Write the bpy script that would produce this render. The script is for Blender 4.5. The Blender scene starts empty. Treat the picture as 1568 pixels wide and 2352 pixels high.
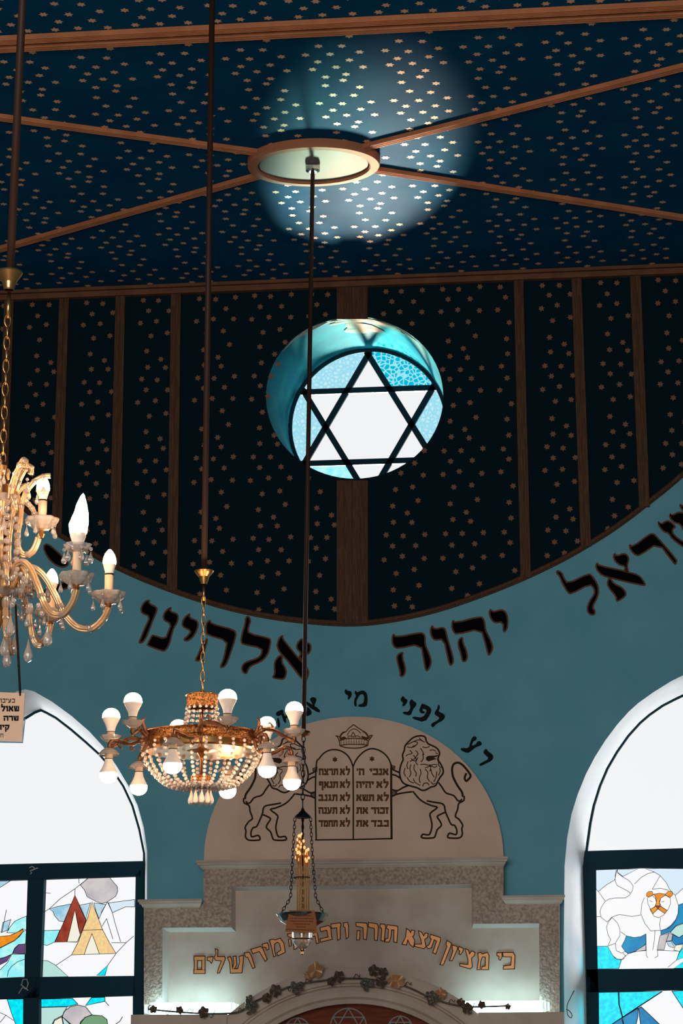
import bpy, math, random
from math import sin, cos, pi, tan, atan2, sqrt, radians
from mathutils import Vector, Matrix
from mathutils.geometry import tessellate_polygon
random.seed(7)
SC = bpy.context.scene
COL = SC.collection

# ------------------------------------------------------------------ camera
FPX = 5300.0                       # focal length in pixels of the 1568 x 2352 frame
PITCH, YAW, ROLL = radians(14.47), radians(6.38), radians(-0.06)
def cam_axes():
    cp, sp, cy, sy = cos(PITCH), sin(PITCH), cos(YAW), sin(YAW)
    F = Vector((-sy*cp, cy*cp, sp)); R0 = Vector((cy, sy, 0)); U0 = R0.cross(F)
    return R0*cos(ROLL)+U0*sin(ROLL), -R0*sin(ROLL)+U0*cos(ROLL), F
AR, AU, AF = cam_axes()
EYE = Vector((0, -12.0, 1.6))
def ray(u, v): return AF*FPX + AR*(u-784) - AU*(v-1176)
_d = ray(810, 1030); EYE.x = -_d.x*(12.0/_d.y)          # x = 0 on the middle batten of the front wall
def W(u, v, y=0.0):                                     # survey point (u, v) on the vertical plane at depth y
    d = ray(u, v); t = (y-EYE.y)/d.y; return EYE + d*t
def Z(u, v, z):                                         # survey point on the horizontal plane at height z
    d = ray(u, v); t = (z-EYE.z)/d.z; return EYE + d*t
cd = bpy.data.cameras.new('camera'); cd.sensor_fit = 'HORIZONTAL'; cd.sensor_width = 36
cd.lens = FPX*36/1568; cd.clip_end = 200
cam = bpy.data.objects.new('camera', cd); COL.objects.link(cam)
M3 = Matrix((AR, AU, -AF)).transposed()
cam.matrix_world = Matrix.Translation(EYE) @ M3.to_4x4()
SC.camera = cam

# ------------------------------------------------------------------ view, sky, window glint and added fill lights
SC.view_settings.view_transform = 'Standard'; SC.view_settings.look = 'None'
SC.view_settings.exposure = 0.0; SC.view_settings.gamma = 1.0; SC.view_settings.use_curve_mapping = False
SC.cycles.max_bounces = 7; SC.cycles.transparent_max_bounces = 24
SC.cycles.sample_clamp_indirect = 4.0
SC.cycles.use_denoising = True
wd = bpy.data.worlds.new('overcast_sky'); SC.world = wd; wd.use_nodes = True
bg = wd.node_tree.nodes['Background']; bg.inputs[1].default_value = 1.0
_n = wd.node_tree.nodes; _tc = _n.new('ShaderNodeTexCoord'); _sx = _n.new('ShaderNodeSeparateXYZ'); _rp = _n.new('ShaderNodeValToRGB')   # white overcast over a darker ground
_rp.color_ramp.elements[0].position = 0.485; _rp.color_ramp.elements[0].color = (0.10, 0.095, 0.085, 1); _rp.color_ramp.elements[1].position = 0.5; _rp.color_ramp.elements[1].color = (0.97, 0.985, 1, 1)
_ma = _n.new('ShaderNodeMath'); _ma.operation = 'MULTIPLY_ADD'; _ma.inputs[1].default_value = 0.5; _ma.inputs[2].default_value = 0.5
for _a, _b in ((_tc.outputs['Generated'], _sx.inputs[0]), (_sx.outputs['Z'], _ma.inputs[0]), (_ma.outputs[0], _rp.inputs[0]), (_rp.outputs[0], bg.inputs[0])): wd.node_tree.links.new(_a, _b)

HC = W(820, 640).z                                      # ceiling height
ROUND = W(818, 914, 0.0)                                # middle of the round window
patch = Z(815, 345, HC)
dirv = (patch-ROUND).normalized()
sd = bpy.data.lights.new('sun_glint_off_roof_below', 'SPOT'); sd.energy = 110000; sd.color = (1, 0.86, 0.62)
sd.spot_size = radians(9); sd.spot_blend = 0.5; sd.shadow_soft_size = 1.2
so = bpy.data.objects.new('sun_glint_off_roof_below', sd); COL.objects.link(so)
so.location = ROUND - dirv*9.0
so.rotation_euler = dirv.to_track_quat('-Z', 'Y').to_euler()

def area(name, loc, target, sx, sy, power, col):
    ld = bpy.data.lights.new(name, 'AREA'); ld.shape = 'RECTANGLE'; ld.size = sx; ld.size_y = sy
    ld.energy = power; ld.color = col
    o = bpy.data.objects.new(name, ld); COL.objects.link(o); o.location = loc
    o.rotation_euler = (Vector(target)-Vector(loc)).to_track_quat('-Z', 'Y').to_euler(); return o
YB = -14.6
for nm, tgt, off in (('reveal_fill_right', W(1330, 1800, 0.25), Vector((2.4, 1.9, -0.6))), ('reveal_fill_left', W(250, 1760, 0.25), Vector((-2.2, 1.9, -0.8)))):  # added lamps outside the arched windows, only to brighten the white reveals
    area(nm, tgt+off, tgt, 1.2, 1.2, 120, (0.95, 0.98, 1.0))
area('back_fill', (0.0, YB-0.35, 2.9), (0.0, 0, 2.9), 3.6, 3.0, 440, (1.0, 0.93, 0.83))  # added fill light for the whole room, behind the rear opening

# ------------------------------------------------------------------ materials
def lin(c):
    return tuple(((x/255)/12.92 if x/255 <= 0.04045 else ((x/255+0.055)/1.055)**2.4) for x in c)+(1,)
def mat(name, col, rough=0.6, metal=0.0, col2=None, nscale=6.0, ndet=4, lo=0.4, hi=0.6, bump=0.0, bscale=60, trans=0.0, spec=0.5, stretch=None, emis=None, estr=0):
    m = bpy.data.materials.new(name); m.use_nodes = True
    nt = m.node_tree; p = nt.nodes['Principled BSDF']
    p.inputs['Base Color'].default_value = col; p.inputs['Roughness'].default_value = rough
    p.inputs['Metallic'].default_value = metal; p.inputs['Specular IOR Level'].default_value = spec
    p.inputs['Transmission Weight'].default_value = trans
    if emis: p.inputs['Emission Color'].default_value = emis; p.inputs['Emission Strength'].default_value = estr
    if col2 or bump:
        tc = nt.nodes.new('ShaderNodeTexCoord'); mp = nt.nodes.new('ShaderNodeMapping')
        nt.links.new(tc.outputs['Object'], mp.inputs[0])
        if stretch: mp.inputs['Scale'].default_value = stretch
    if col2:
        n = nt.nodes.new('ShaderNodeTexNoise'); n.inputs['Scale'].default_value = nscale; n.inputs['Detail'].default_value = ndet
        r = nt.nodes.new('ShaderNodeValToRGB'); r.color_ramp.elements[0].position = lo; r.color_ramp.elements[1].position = hi
        r.color_ramp.elements[0].color = col; r.color_ramp.elements[1].color = col2
        nt.links.new(mp.outputs[0], n.inputs[0]); nt.links.new(n.outputs['Fac'], r.inputs[0]); nt.links.new(r.outputs[0], p.inputs['Base Color'])
    if bump:
        n2 = nt.nodes.new('ShaderNodeTexNoise'); n2.inputs['Scale'].default_value = bscale; n2.inputs['Detail'].default_value = 5
        b = nt.nodes.new('ShaderNodeBump'); b.inputs['Strength'].default_value = bump; b.inputs['Distance'].default_value = 0.01
        nt.links.new(mp.outputs[0], n2.inputs[0]); nt.links.new(n2.outputs['Fac'], b.inputs['Height']); nt.links.new(b.outputs[0], p.inputs['Normal'])
    return m
def emit(name, col, s):
    m = bpy.data.materials.new(name); m.use_nodes = True; nt = m.node_tree; nt.nodes.clear()
    e = nt.nodes.new('ShaderNodeEmission'); e.inputs[0].default_value = col; e.inputs[1].default_value = s
    o = nt.nodes.new('ShaderNodeOutputMaterial'); nt.links.new(e.outputs[0], o.inputs[0]); return m
def glass(name, col, col2=None, vor=0, noise=0, gl=0.012, lo=0.05, hi=0.2):
    m = bpy.data.materials.new(name); m.use_nodes = True; nt = m.node_tree; nt.nodes.clear()
    t = nt.nodes.new('ShaderNodeBsdfTransparent'); t.inputs[0].default_value = col
    g = nt.nodes.new('ShaderNodeBsdfGlossy'); g.inputs['Roughness'].default_value = 0.25
    x = nt.nodes.new('ShaderNodeMixShader'); x.inputs[0].default_value = gl
    o = nt.nodes.new('ShaderNodeOutputMaterial')
    nt.links.new(t.outputs[0], x.inputs[1]); nt.links.new(g.outputs[0], x.inputs[2]); nt.links.new(x.outputs[0], o.inputs[0])
    if col2:
        tc = nt.nodes.new('ShaderNodeTexCoord')
        r = nt.nodes.new('ShaderNodeValToRGB'); r.color_ramp.elements[0].position = lo; r.color_ramp.elements[1].position = hi
        r.color_ramp.elements[0].color = col; r.color_ramp.elements[1].color = col2
        if vor:
            n = nt.nodes.new('ShaderNodeTexVoronoi'); n.feature = 'DISTANCE_TO_EDGE'; n.inputs['Scale'].default_value = vor
            nt.links.new(tc.outputs['Object'], n.inputs['Vector']); nt.links.new(n.outputs['Distance'], r.inputs[0])
        else:
            n = nt.nodes.new('ShaderNodeTexNoise'); n.inputs['Scale'].default_value = noise; n.inputs['Detail'].default_value = 3
            nt.links.new(tc.outputs['Object'], n.inputs['Vector']); nt.links.new(n.outputs['Fac'], r.inputs[0])
        nt.links.new(r.outputs[0], t.inputs[0])
    return m
PLASTER = mat('blue_plaster', (0.140, 0.425, 0.57, 1), 0.85, col2=(0.168, 0.455, 0.60, 1), nscale=3, bump=0.15, bscale=90, spec=0.2)
WHITE = mat('white_reveal_plaster', (0.86, 0.87, 0.87, 1), 0.85, col2=(0.80, 0.83, 0.84, 1), nscale=5, spec=0.2)
TEAL = mat('teal_reveal_plaster', (0.008, 0.22, 0.31, 1), 0.8, col2=(0.015, 0.30, 0.37, 1), nscale=7, spec=0.2)
WORN = mat('worn_white_plaster', (0.50, 0.40, 0.33, 1), 0.85, spec=0.2)
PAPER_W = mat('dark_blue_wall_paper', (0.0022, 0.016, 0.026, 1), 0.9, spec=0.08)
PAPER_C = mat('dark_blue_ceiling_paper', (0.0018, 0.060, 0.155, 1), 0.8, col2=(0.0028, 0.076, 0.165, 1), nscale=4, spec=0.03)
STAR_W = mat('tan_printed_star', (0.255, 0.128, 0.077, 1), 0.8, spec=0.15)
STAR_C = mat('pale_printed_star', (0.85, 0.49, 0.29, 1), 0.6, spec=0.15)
BATTEN = mat('brown_wood_batten', (0.125, 0.060, 0.033, 1), 0.7, col2=(0.070, 0.035, 0.020, 1), nscale=18, stretch=(9, 9, 0.6), spec=0.2)
MOULD = mat('copper_brown_moulding', (0.62, 0.235, 0.105, 1), 0.5, col2=(0.52, 0.19, 0.085, 1), nscale=10, spec=0.3)
MOULD_D = mat('dark_brown_moulding', (0.20, 0.085, 0.045, 1), 0.6, col2=(0.15, 0.065, 0.035, 1), nscale=10, spec=0.2)
RINGP = mat('salmon_painted_ring', (0.45, 0.180, 0.095, 1), 0.8, spec=0.3)
DISC = mat('pale_grey_disc', (0.23, 0.195, 0.18, 1), 0.7, spec=0.1)
STEELROD = mat('brown_painted_rod', (0.042, 0.018, 0.011, 1), 0.55, spec=0.3)
CHROME = mat('chrome', (0.75, 0.76, 0.76, 1), 0.15, 1.0)
SILVER = mat('tarnished_silver', (0.55, 0.53, 0.50, 1), 0.12, 1.0)
STONE = mat('beige_stone', (0.76, 0.555, 0.45, 1), 0.75, col2=(0.86, 0.65, 0.535, 1), nscale=5, ndet=8, lo=0.35, hi=0.7, bump=0.06, bscale=120, spec=0.25)
STONE2 = mat('pale_panel_stone', (0.54, 0.43, 0.36, 1), 0.7, col2=(0.64, 0.54, 0.47, 1), nscale=6, ndet=8, lo=0.35, hi=0.65, bump=0.05, bscale=120, spec=0.25)
ROUGH = mat('rough_bush_hammered_stone', (0.36, 0.275, 0.225, 1), 0.9, col2=(0.62, 0.49, 0.41, 1), nscale=70, ndet=5, lo=0.35, hi=0.65, bump=1.0, bscale=75, spec=0.15)
STONE_T = mat('pale_stone_trim', (0.60, 0.54, 0.49, 1), 0.6, spec=0.3)
ENGR = mat('dark_engraved_line', (0.045, 0.027, 0.016, 1), 0.8, spec=0.1)
ENGR2 = mat('brown_engraved_letter', (0.115, 0.045, 0.02, 1), 0.7, spec=0.1)
ENGR3 = mat('orange_brown_letter_face', (0.20, 0.075, 0.028, 1), 0.7, spec=0.1)
BLACK = mat('black_letter_paint', (0.0025, 0.003, 0.003, 1), 0.9, spec=0.02)
EDGE = mat('brown_letter_edge', (0.16, 0.065, 0.034, 1), 0.7, spec=0.1)
BLACK2 = mat('soft_black_letter_paint', (0.008, 0.012, 0.014, 1), 0.7, spec=0.1)
GOLD = mat('gilded_letter', (0.48, 0.20, 0.065, 1), 0.4, 0.35)
GOLDE = mat('dark_letter_edge', (0.03, 0.018, 0.010, 1), 0.7, spec=0.1)
NAVY = mat('dark_navy_window_frame', (0.0015, 0.028, 0.046, 1), 0.6, spec=0.12)
LEAD = mat('dark_lead_came', (0.012, 0.03, 0.04, 1), 0.6)
WOODD = mat('red_brown_wood_panel', (0.21, 0.052, 0.024, 1), 0.6, col2=(0.15, 0.038, 0.02, 1), nscale=8, stretch=(1, 1, 9), spec=0.08)
PANELL = mat('pale_blue_star_line', (0.22, 0.26, 0.28, 1), 0.6)
BRASS = mat('polished_brass', (0.78, 0.40, 0.15, 1), 0.28, 1.0)
BRONZE = mat('dark_cast_bronze', (0.26, 0.12, 0.06, 1), 0.45, 0.8, col2=(0.16, 0.07, 0.035, 1), nscale=60)
BRASSP = mat('pierced_brass', (0.50, 0.23, 0.08, 1), 0.35, 0.9, col2=(0.16, 0.065, 0.022, 1), nscale=160, lo=0.45, hi=0.6, bump=0.5, bscale=160)
CRYST = mat('clear_crystal', (1.0, 0.92, 0.86, 1), 0.04, 0.0, trans=0.78, spec=0.8)
BEAD = mat('frosted_bead', (0.95, 0.82, 0.74, 1), 0.12, 0.0, trans=0.10, spec=0.8)
GLASSARM = mat('glass_clad_gold_arm', (0.80, 0.50, 0.27, 1), 0.14, 0.25, trans=0.15, spec=1.0)
GLASSCL = mat('clear_glass_tube', (0.90, 0.80, 0.72, 1), 0.08, 0.0, trans=0.6, spec=1.0)
CUPG = mat('glass_bobeche', (1.0, 0.92, 0.86, 1), 0.05, 0.0, trans=0.72, spec=0.8)
SLEEVE = mat('cream_candle_sleeve', (0.84, 0.60, 0.40, 1), 0.5)
BULBB = mat('white_bulb_body', (0.85, 0.78, 0.72, 1), 0.4, emis=(1, 0.60, 0.42, 1), estr=0.22)
PLATEW = mat('white_back_plate', (0.8, 0.8, 0.8, 1), 0.5)
DARKM = mat('dark_iron', (0.022, 0.016, 0.013, 1), 0.45, 0.6)
GLOW = emit('lit_bulb', (1, 0.62, 0.36, 1), 95.0)
CGLOW = emit('lit_candle_bulb', (1, 0.60, 0.33, 1), 90.0)
TIPG = emit('lit_taper_tip', (1, 0.36, 0.13, 1), 2.0)
TUBEG = emit('lit_tube', (0.52, 0.92, 1, 1), 11.0)
TAPER = mat('honey_wax_taper', (0.62, 0.30, 0.08, 1), 0.45)
PLAQ = mat('brown_brass_plaque', (0.36, 0.13, 0.045, 1), 0.5, 0.2)
PLAQT = mat('dark_plaque_lettering', (0.05, 0.022, 0.012, 1), 0.7)
SIGN = mat('tan_sign_face', (0.70, 0.43, 0.29, 1), 0.45)
SIGNE = mat('blue_sign_edge', (0.02, 0.28, 0.62, 1), 0.2)
VINE = mat('dark_metal_vine', (0.10, 0.075, 0.055, 1), 0.4, 0.7)
LEAFG = mat('gilt_leaf', (0.62, 0.33, 0.17, 1), 0.45, 0.4)
LEAFD = mat('dark_metal_leaf', (0.13, 0.085, 0.06, 1), 0.45, 0.35)
GRAPE = mat('silver_grape', (0.42, 0.38, 0.33, 1), 0.18, 0.9)
FLOORM = mat('stone_floor', (0.20, 0.17, 0.15, 1), 0.6, col2=(0.16, 0.14, 0.12, 1), nscale=3)
SIDEW = mat('pale_blue_side_wall', (0.20, 0.28, 0.31, 1), 0.85)
G_WHITE = glass('clear_sky_pane', (0.92, 0.92, 0.92, 1))
G_PANE = glass('off_white_pane', (0.99, 0.985, 0.985, 1), gl=0.004)
def C(*rgb): return lin(rgb)
G_CY = glass('bright_cyan_glass', C(0, 250, 255), C(0, 220, 250), noise=40, lo=0.4, hi=0.6)
G_AQ = glass('pale_aqua_glass', C(150, 246, 252), C(190, 255, 250), noise=25, lo=0.4, hi=0.6)
G_MINT = glass('pale_mint_glass', C(190, 232, 222))
G_BL = glass('blue_glass', C(20, 150, 200), C(10, 125, 185), noise=12, lo=0.4, hi=0.6)
G_SKY = glass('sky_blue_glass', C(150, 205, 228), C(205, 228, 240), noise=14, lo=0.4, hi=0.6)
G_PALE = glass('icy_glass', C(222, 240, 252))
G_BR = glass('red_brown_glass', C(165, 68, 48), C(135, 45, 30), noise=16, lo=0.4, hi=0.65)
G_YE = glass('honey_glass', C(255, 224, 145), C(246, 205, 150), noise=60, lo=0.4, hi=0.55)
G_CR = glass('cream_glass', C(252, 246, 226))
G_GY = glass('grey_glass', C(190, 186, 190), C(215, 205, 205), noise=8, lo=0.4, hi=0.6)
G_GR = glass('green_glass', C(120, 165, 125))
G_OR = glass('orange_glass', C(248, 160, 40), C(240, 135, 25), noise=30, lo=0.4, hi=0.6)
G_PU = glass('purple_glass', C(130, 70, 125), C(95, 70, 120), noise=10, lo=0.4, hi=0.6)
G_VCY = glass('crackled_cyan_glass', C(170, 240, 245), C(0, 190, 225), vor=38, lo=0.03, hi=0.16)
G_VPA = glass('crackled_pale_glass', C(150, 222, 240), C(215, 246, 250), vor=42, lo=0.0, hi=0.5)

# ------------------------------------------------------------------ mesh helpers
class MB:
    def __init__(s): s.v = []; s.f = []; s.m = []; s.sm = []
    def add(s, vs, fs, mi=0, smooth=False):
        b = len(s.v); s.v += [Vector(p) for p in vs]
        for f in fs: s.f.append([b+i for i in f]); s.m.append(mi); s.sm.append(smooth)
    def box(s, a, b, mi=0):
        x0, y0, z0 = a; x1, y1, z1 = b
        s.add([(x0,y0,z0),(x1,y0,z0),(x1,y1,z0),(x0,y1,z0),(x0,y0,z1),(x1,y0,z1),(x1,y1,z1),(x0,y1,z1)],
              [(0,3,2,1),(4,5,6,7),(0,1,5,4),(1,2,6,5),(2,3,7,6),(3,0,4,7)], mi)
    def prism(s, pts, dv, mi=0):                        # polygon (3-D points) pushed along dv
        n = len(pts); dv = Vector(dv); pts = [Vector(p) for p in pts]
        T = [tuple(t) for t in tessellate_polygon([pts])]
        s.add(pts+[p+dv for p in pts], T+[(n+c, n+b, n+a) for a, b, c in T] +
              [(i, (i+1) % n, n+(i+1) % n, n+i) for i in range(n)], mi)
    def ngon(s, pts, mi=0):
        pts = [Vector(p) for p in pts]; s.add(pts, [tuple(t) for t in tessellate_polygon([pts])], mi)
    def loft(s, A, B, mi=0, closed=True, smooth=True):
        n = len(A); k = n if closed else n-1
        s.add(list(A)+list(B), [(i, (i+1) % n, n+(i+1) % n, n+i) for i in range(k)], mi, smooth)
    def tube(s, path, r, n=8, mi=0, closed=False, caps=True, smooth=True):
        P = [Vector(p) for p in path]; N = len(P)
        R = r if isinstance(r, (list, tuple)) else [r]*N
        rings = []; up = None
        for i in range(N):
            if closed: t = P[(i+1) % N]-P[i-1]
            else: t = P[min(i+1, N-1)]-P[max(i-1, 0)]
            if t.length < 1e-9: t = Vector((0, 0, 1))
            t.normalize()
            if up is None:
                up = t.orthogonal().normalized()
            up = up - t*up.dot(t)
            if up.length < 1e-6: up = t.orthogonal()
            up.normalize(); bi = t.cross(up)
            rings.append([P[i]+(up*cos(2*pi*j/n)+bi*sin(2*pi*j/n))*R[i] for j in range(n)])
        vs = [p for q in rings for p in q]; fs = []
        K = N if closed else N-1
        for i in range(K):
            a = i*n; b = ((i+1) % N)*n
            for j in range(n): fs.append((a+j, a+(j+1) % n, b+(j+1) % n, b+j))
        if caps and not closed:
            fs.append(tuple(range(n-1, -1, -1))); fs.append(tuple((N-1)*n+j for j in range(n)))
        s.add(vs, fs, mi, smooth)
    def lathe(s, prof, c, n=24, mi=0, axis=None, flut=0, famp=0.0, smooth=True, mis=None):   # prof: (r, h) up along axis
        c = Vector(c); ax = Vector(axis).normalized() if axis else Vector((0, 0, 1))
        e1 = ax.orthogonal().normalized() if axis else Vector((1, 0, 0)); e2 = ax.cross(e1)
        rows = []
        for (r, h) in prof:
            row = []
            for j in range(n):
                a = 2*pi*j/n; k = 1+famp*cos(flut*a) if flut else 1
                row.append(c+ax*h+(e1*cos(a)+e2*sin(a))*max(r, 1e-5)*k)
            rows.append(row)
        for i in range(len(prof)-1):
            s.add(rows[i]+rows[i+1], [(j, (j+1) % n, n+(j+1) % n, n+j) for j in range(n)], mis[i] if mis else mi, smooth)
        for k, row in ((0, rows[0]), (-1, rows[-1])):
            if 1e-4 < prof[k][0] and prof[0] != prof[-1]:
                pass
    def sphere(s, c, r, nu=10, nv=7, mi=0, sz=1.0):
        prof = [(r*sin(pi*i/nv), -r*sz*cos(pi*i/nv)) for i in range(nv+1)]
        s.lathe(prof, c, nu, mi)
    def drop(s, c, L, r, n=8, mi=0):                    # hanging crystal drop, top at c
        prof = [(0.0, 0), (0.12*r, -0.08*L), (0.45*r, -0.35*L), (0.92*r, -0.62*L), (r, -0.76*L), (0.75*r, -0.91*L), (0.0, -L)]
        s.lathe(prof[::-1], c, n, mi, smooth=False)
    def ribbon(s, path, w, dn, mi=0, closed=False, th=0.0):  # flat line on a y plane, facing -y
        P = [Vector(p) for p in path]; N = len(P); L = []; Rr = []
        for i in range(N):
            if closed: a = P[i]-P[i-1]; b = P[(i+1) % N]-P[i]
            else: a = P[i]-P[max(i-1, 0)]; b = P[min(i+1, N-1)]-P[i]
            if a.length < 1e-9: a = b
            if b.length < 1e-9: b = a
            a = Vector((a.x, 0, a.z)).normalized(); b = Vector((b.x, 0, b.z)).normalized()
            t = a+b
            if t.length < 1e-3: t = a
            t.normalize(); nn = Vector((-t.z, 0, t.x)); k = 1/max(0.55, abs(nn.dot(Vector((-a.z, 0, a.x)))))
            ww = (w[i] if isinstance(w, (list, tuple)) else w)*k/2
            L.append(P[i]+nn*ww+Vector((0, dn, 0))); Rr.append(P[i]-nn*ww+Vector((0, dn, 0)))
        n = N; kk = n if closed else n-1
        s.add(L+Rr, [(i, n+i, n+(i+1) % n, (i+1) % n) for i in range(kk)], mi)
        if th:
            D = Vector((0, th, 0)); L2 = [p+D for p in L]; R2 = [p+D for p in Rr]
            s.loft(L, L2, mi, closed, False); s.loft(R2, Rr, mi, closed, False)

def tag(o, label=None, cat=None, group=None, kind=None):
    if label: o['label'] = label
    if cat: o['category'] = cat
    if group: o['group'] = group
    if kind: o['kind'] = kind
    return o
def root_loc(o):
    v = Vector((0, 0, 0))
    while o is not None: v += o.location; o = o.parent
    return v
def obj(name, mb, mats, parent=None, label=None):
    me = bpy.data.meshes.new(name)
    off = root_loc(parent) if parent else Vector((0, 0, 0))
    me.from_pydata([tuple(p-off) for p in mb.v], [], mb.f)
    if not isinstance(mats, (list, tuple)): mats = [mats]
    for m in mats: me.materials.append(m)
    me.polygons.foreach_set('material_index', mb.m); me.polygons.foreach_set('use_smooth', mb.sm)
    me.update()
    o = bpy.data.objects.new(name, me); COL.objects.link(o)
    if parent: o.parent = parent
    if label: o['label'] = label
    return o
def thing(name, loc, label, cat, group=None):
    o = bpy.data.objects.new(name, None); o.empty_display_size = 0.05; o.location = loc; COL.objects.link(o)
    return tag(o, label, cat, group)
def struct(name, mb, mats, label, cat):
    return tag(obj(name, mb, mats), label, cat, kind='structure')
def fill2d(loops):                                      # loops of (x, z) with holes -> (verts, faces)
    cu = bpy.data.curves.new('fill', 'CURVE'); cu.dimensions = '2D'; cu.fill_mode = 'FRONT'
    for lp in loops:
        sp = cu.splines.new('POLY'); sp.points.add(len(lp)-1); sp.use_cyclic_u = True
        for i, p in enumerate(lp): sp.points[i].co = (p[0], p[1], 0, 1)
    o = bpy.data.objects.new('fill', cu); COL.objects.link(o)
    bpy.context.view_layer.update()
    me = o.evaluated_get(bpy.context.evaluated_depsgraph_get()).to_mesh()
    vs = [tuple(v.co) for v in me.vertices]; fs = [tuple(p.vertices) for p in me.polygons]
    bpy.data.objects.remove(o); bpy.data.curves.remove(cu)
    return vs, fs
def chaikin(P, it=1, closed=True):
    for _ in range(it):
        Q = []
        n = len(P)
        if not closed: Q.append(P[0])
        for i in range(n if closed else n-1):
            a = P[i]; b = P[(i+1) % n]
            Q.append(tuple(a[k]*.75+b[k]*.25 for k in range(len(a)))); Q.append(tuple(a[k]*.25+b[k]*.75 for k in range(len(a))))
        if not closed: Q.append(P[-1])
        P = Q
    return P
def catmull(P, sub=5, closed=False):
    P = [Vector(p) for p in P]; n = len(P); out = []
    for i in range(n if closed else n-1):
        p0 = P[i-1] if (closed or i > 0) else P[0]; p1 = P[i]; p2 = P[(i+1) % n]
        p3 = P[(i+2) % n] if (closed or i+2 < n) else P[-1]
        for k in range(sub):
            t = k/sub
            out.append(0.5*((2*p1)+(p2-p0)*t+(2*p0-5*p1+4*p2-p3)*t*t+(3*p1-p0-3*p2+p3)*t**3))
    if not closed: out.append(P[-1])
    return out
def sarea(P): return 0.5*sum(P[i-1][0]*P[i][1]-P[i][0]*P[i-1][1] for i in range(len(P)))
def inset(P, d):                                        # shrink a 2-D polygon by d
    n = len(P); sg = 1 if sarea(P) > 0 else -1; out = []
    for i in range(n):
        a = Vector(P[i])-Vector(P[i-1]); b = Vector(P[(i+1) % n])-Vector(P[i])
        if a.length < 1e-6: a = b
        if b.length < 1e-6: b = a
        a.normalize(); b.normalize()
        na = Vector((-a[1], a[0]))*sg; nb = Vector((-b[1], b[0]))*sg
        m = na+nb
        if m.length < 0.3: m = na
        m.normalize(); k = d/max(0.5, m.dot(na)); q = Vector(P[i])+m*k
        out.append((q[0], q[1]))
    return out
def crop(x0, y0, s): return lambda P: [(x0+a/s, y0+b/s) for a, b in P]
def flat(mb, P, y, mi=0, th=0.004):                     # survey polygon as a slab whose front is at depth y
    pts = [W(u, v, y) for u, v in P]
    if sarea(P) > 0: pts = pts[::-1]
    mb.prism(pts[::-1], (0, th, 0), mi)
def hexagram(cx, cy, r, rot=pi/2):
    return [(cx+(r if k % 2 == 0 else r*0.577)*cos(rot+k*pi/6), cy+(r if k % 2 == 0 else r*0.577)*sin(rot+k*pi/6)) for k in range(12)]
STF = [(11, 0, 1), (1, 2, 3), (3, 4, 5), (5, 6, 7), (7, 8, 9), (9, 10, 11), (1, 3, 5), (5, 7, 9), (9, 11, 1), (1, 5, 9)]
XL, XR = W(-405, 640).x, W(2045, 640).x                 # side walls

# ------------------------------------------------------------------ room shell
mb = MB(); mb.box((XL, YB, -0.1), (XR, 0.6, 0.0)); struct('floor', mb, FLOORM, 'pale stone floor below the frame', 'floor')
for nm, x0, x1, lb in (('wall_left', XL-0.2, XL, 'pale blue side wall left of the frame'), ('wall_right', XR, XR+0.2, 'pale blue side wall right of the frame')):
    mb = MB(); mb.box((x0, YB, 0), (x1, 0.05, HC)); struct(nm, mb, SIDEW, lb, 'wall')
mb = MB()
vs, fs = fill2d([[(XL, 0), (XR, 0), (XR, HC), (XL, HC)], [(-1.8, 1.4), (1.8, 1.4), (1.8, 4.4), (-1.8, 4.4)]])
mb.add([(x, YB, z) for x, z, _ in vs], fs); mb.add([(x, YB-0.2, z) for x, z, _ in vs], fs)
L4 = [(-1.8, 1.4), (1.8, 1.4), (1.8, 4.4), (-1.8, 4.4)]
mb.loft([(x, YB, z) for x, z in L4], [(x, YB-0.2, z) for x, z in L4], smooth=False)
struct('wall_back', mb, SIDEW, 'pale blue rear wall behind the camera', 'wall')
mb = MB()
for x in (-1.8, -0.6, 0.6, 1.8): mb.box((x-0.03, YB-0.15, 1.4), (x+0.03, YB-0.09, 4.4))
for z in (1.43, 2.9, 4.37): mb.box((-1.8, YB-0.15, z-0.03), (1.8, YB-0.09, z+0.03))
w4 = struct('added_window_4', mb, NAVY, 'unseen rear window added to admit the fill light', 'window')  # unseen window, added as an opening for the back fill light

# arc that parts the starry lunette from the blue plaster
ARC = [(-300, 790), (-150, 960), (0, 1120), (100, 1208), (212, 1277), (300, 1322), (400, 1362), (500, 1394), (600, 1417), (700, 1431), (808, 1437), (900, 1428),
       (1000, 1406), (1100, 1373), (1200, 1333), (1280, 1295), (1340, 1262), (1410, 1218), (1480, 1166), (1568, 1094), (1720, 950), (1860, 790)]
arcp = catmull([W(u, v, 0) for u, v in ARC], 6)
RO = [(580+a/3.267, 700+b/3.267) for a, b in [(765+665*cos(t)*1.0+10*sin(t)*cos(t), 697-608*sin(t)) for t in [2*pi*k/72 for k in range(72)]]]
rp = [W(u, v, 0) for u, v in RO]
top = [Vector((XR, 0, HC)), Vector((XL, 0, HC))]
zl, zr = arcp[0], arcp[-1]
lun = [(p.x, p.z) for p in arcp]+[(XR, zr.z), (XR, HC), (XL, HC), (XL, zl.z)]
mb = MB(); vs, fs = fill2d([lun, [(p.x, p.z) for p in rp]])
mb.add([(x, 0, z) for x, z, _ in vs], fs, 0)
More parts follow.
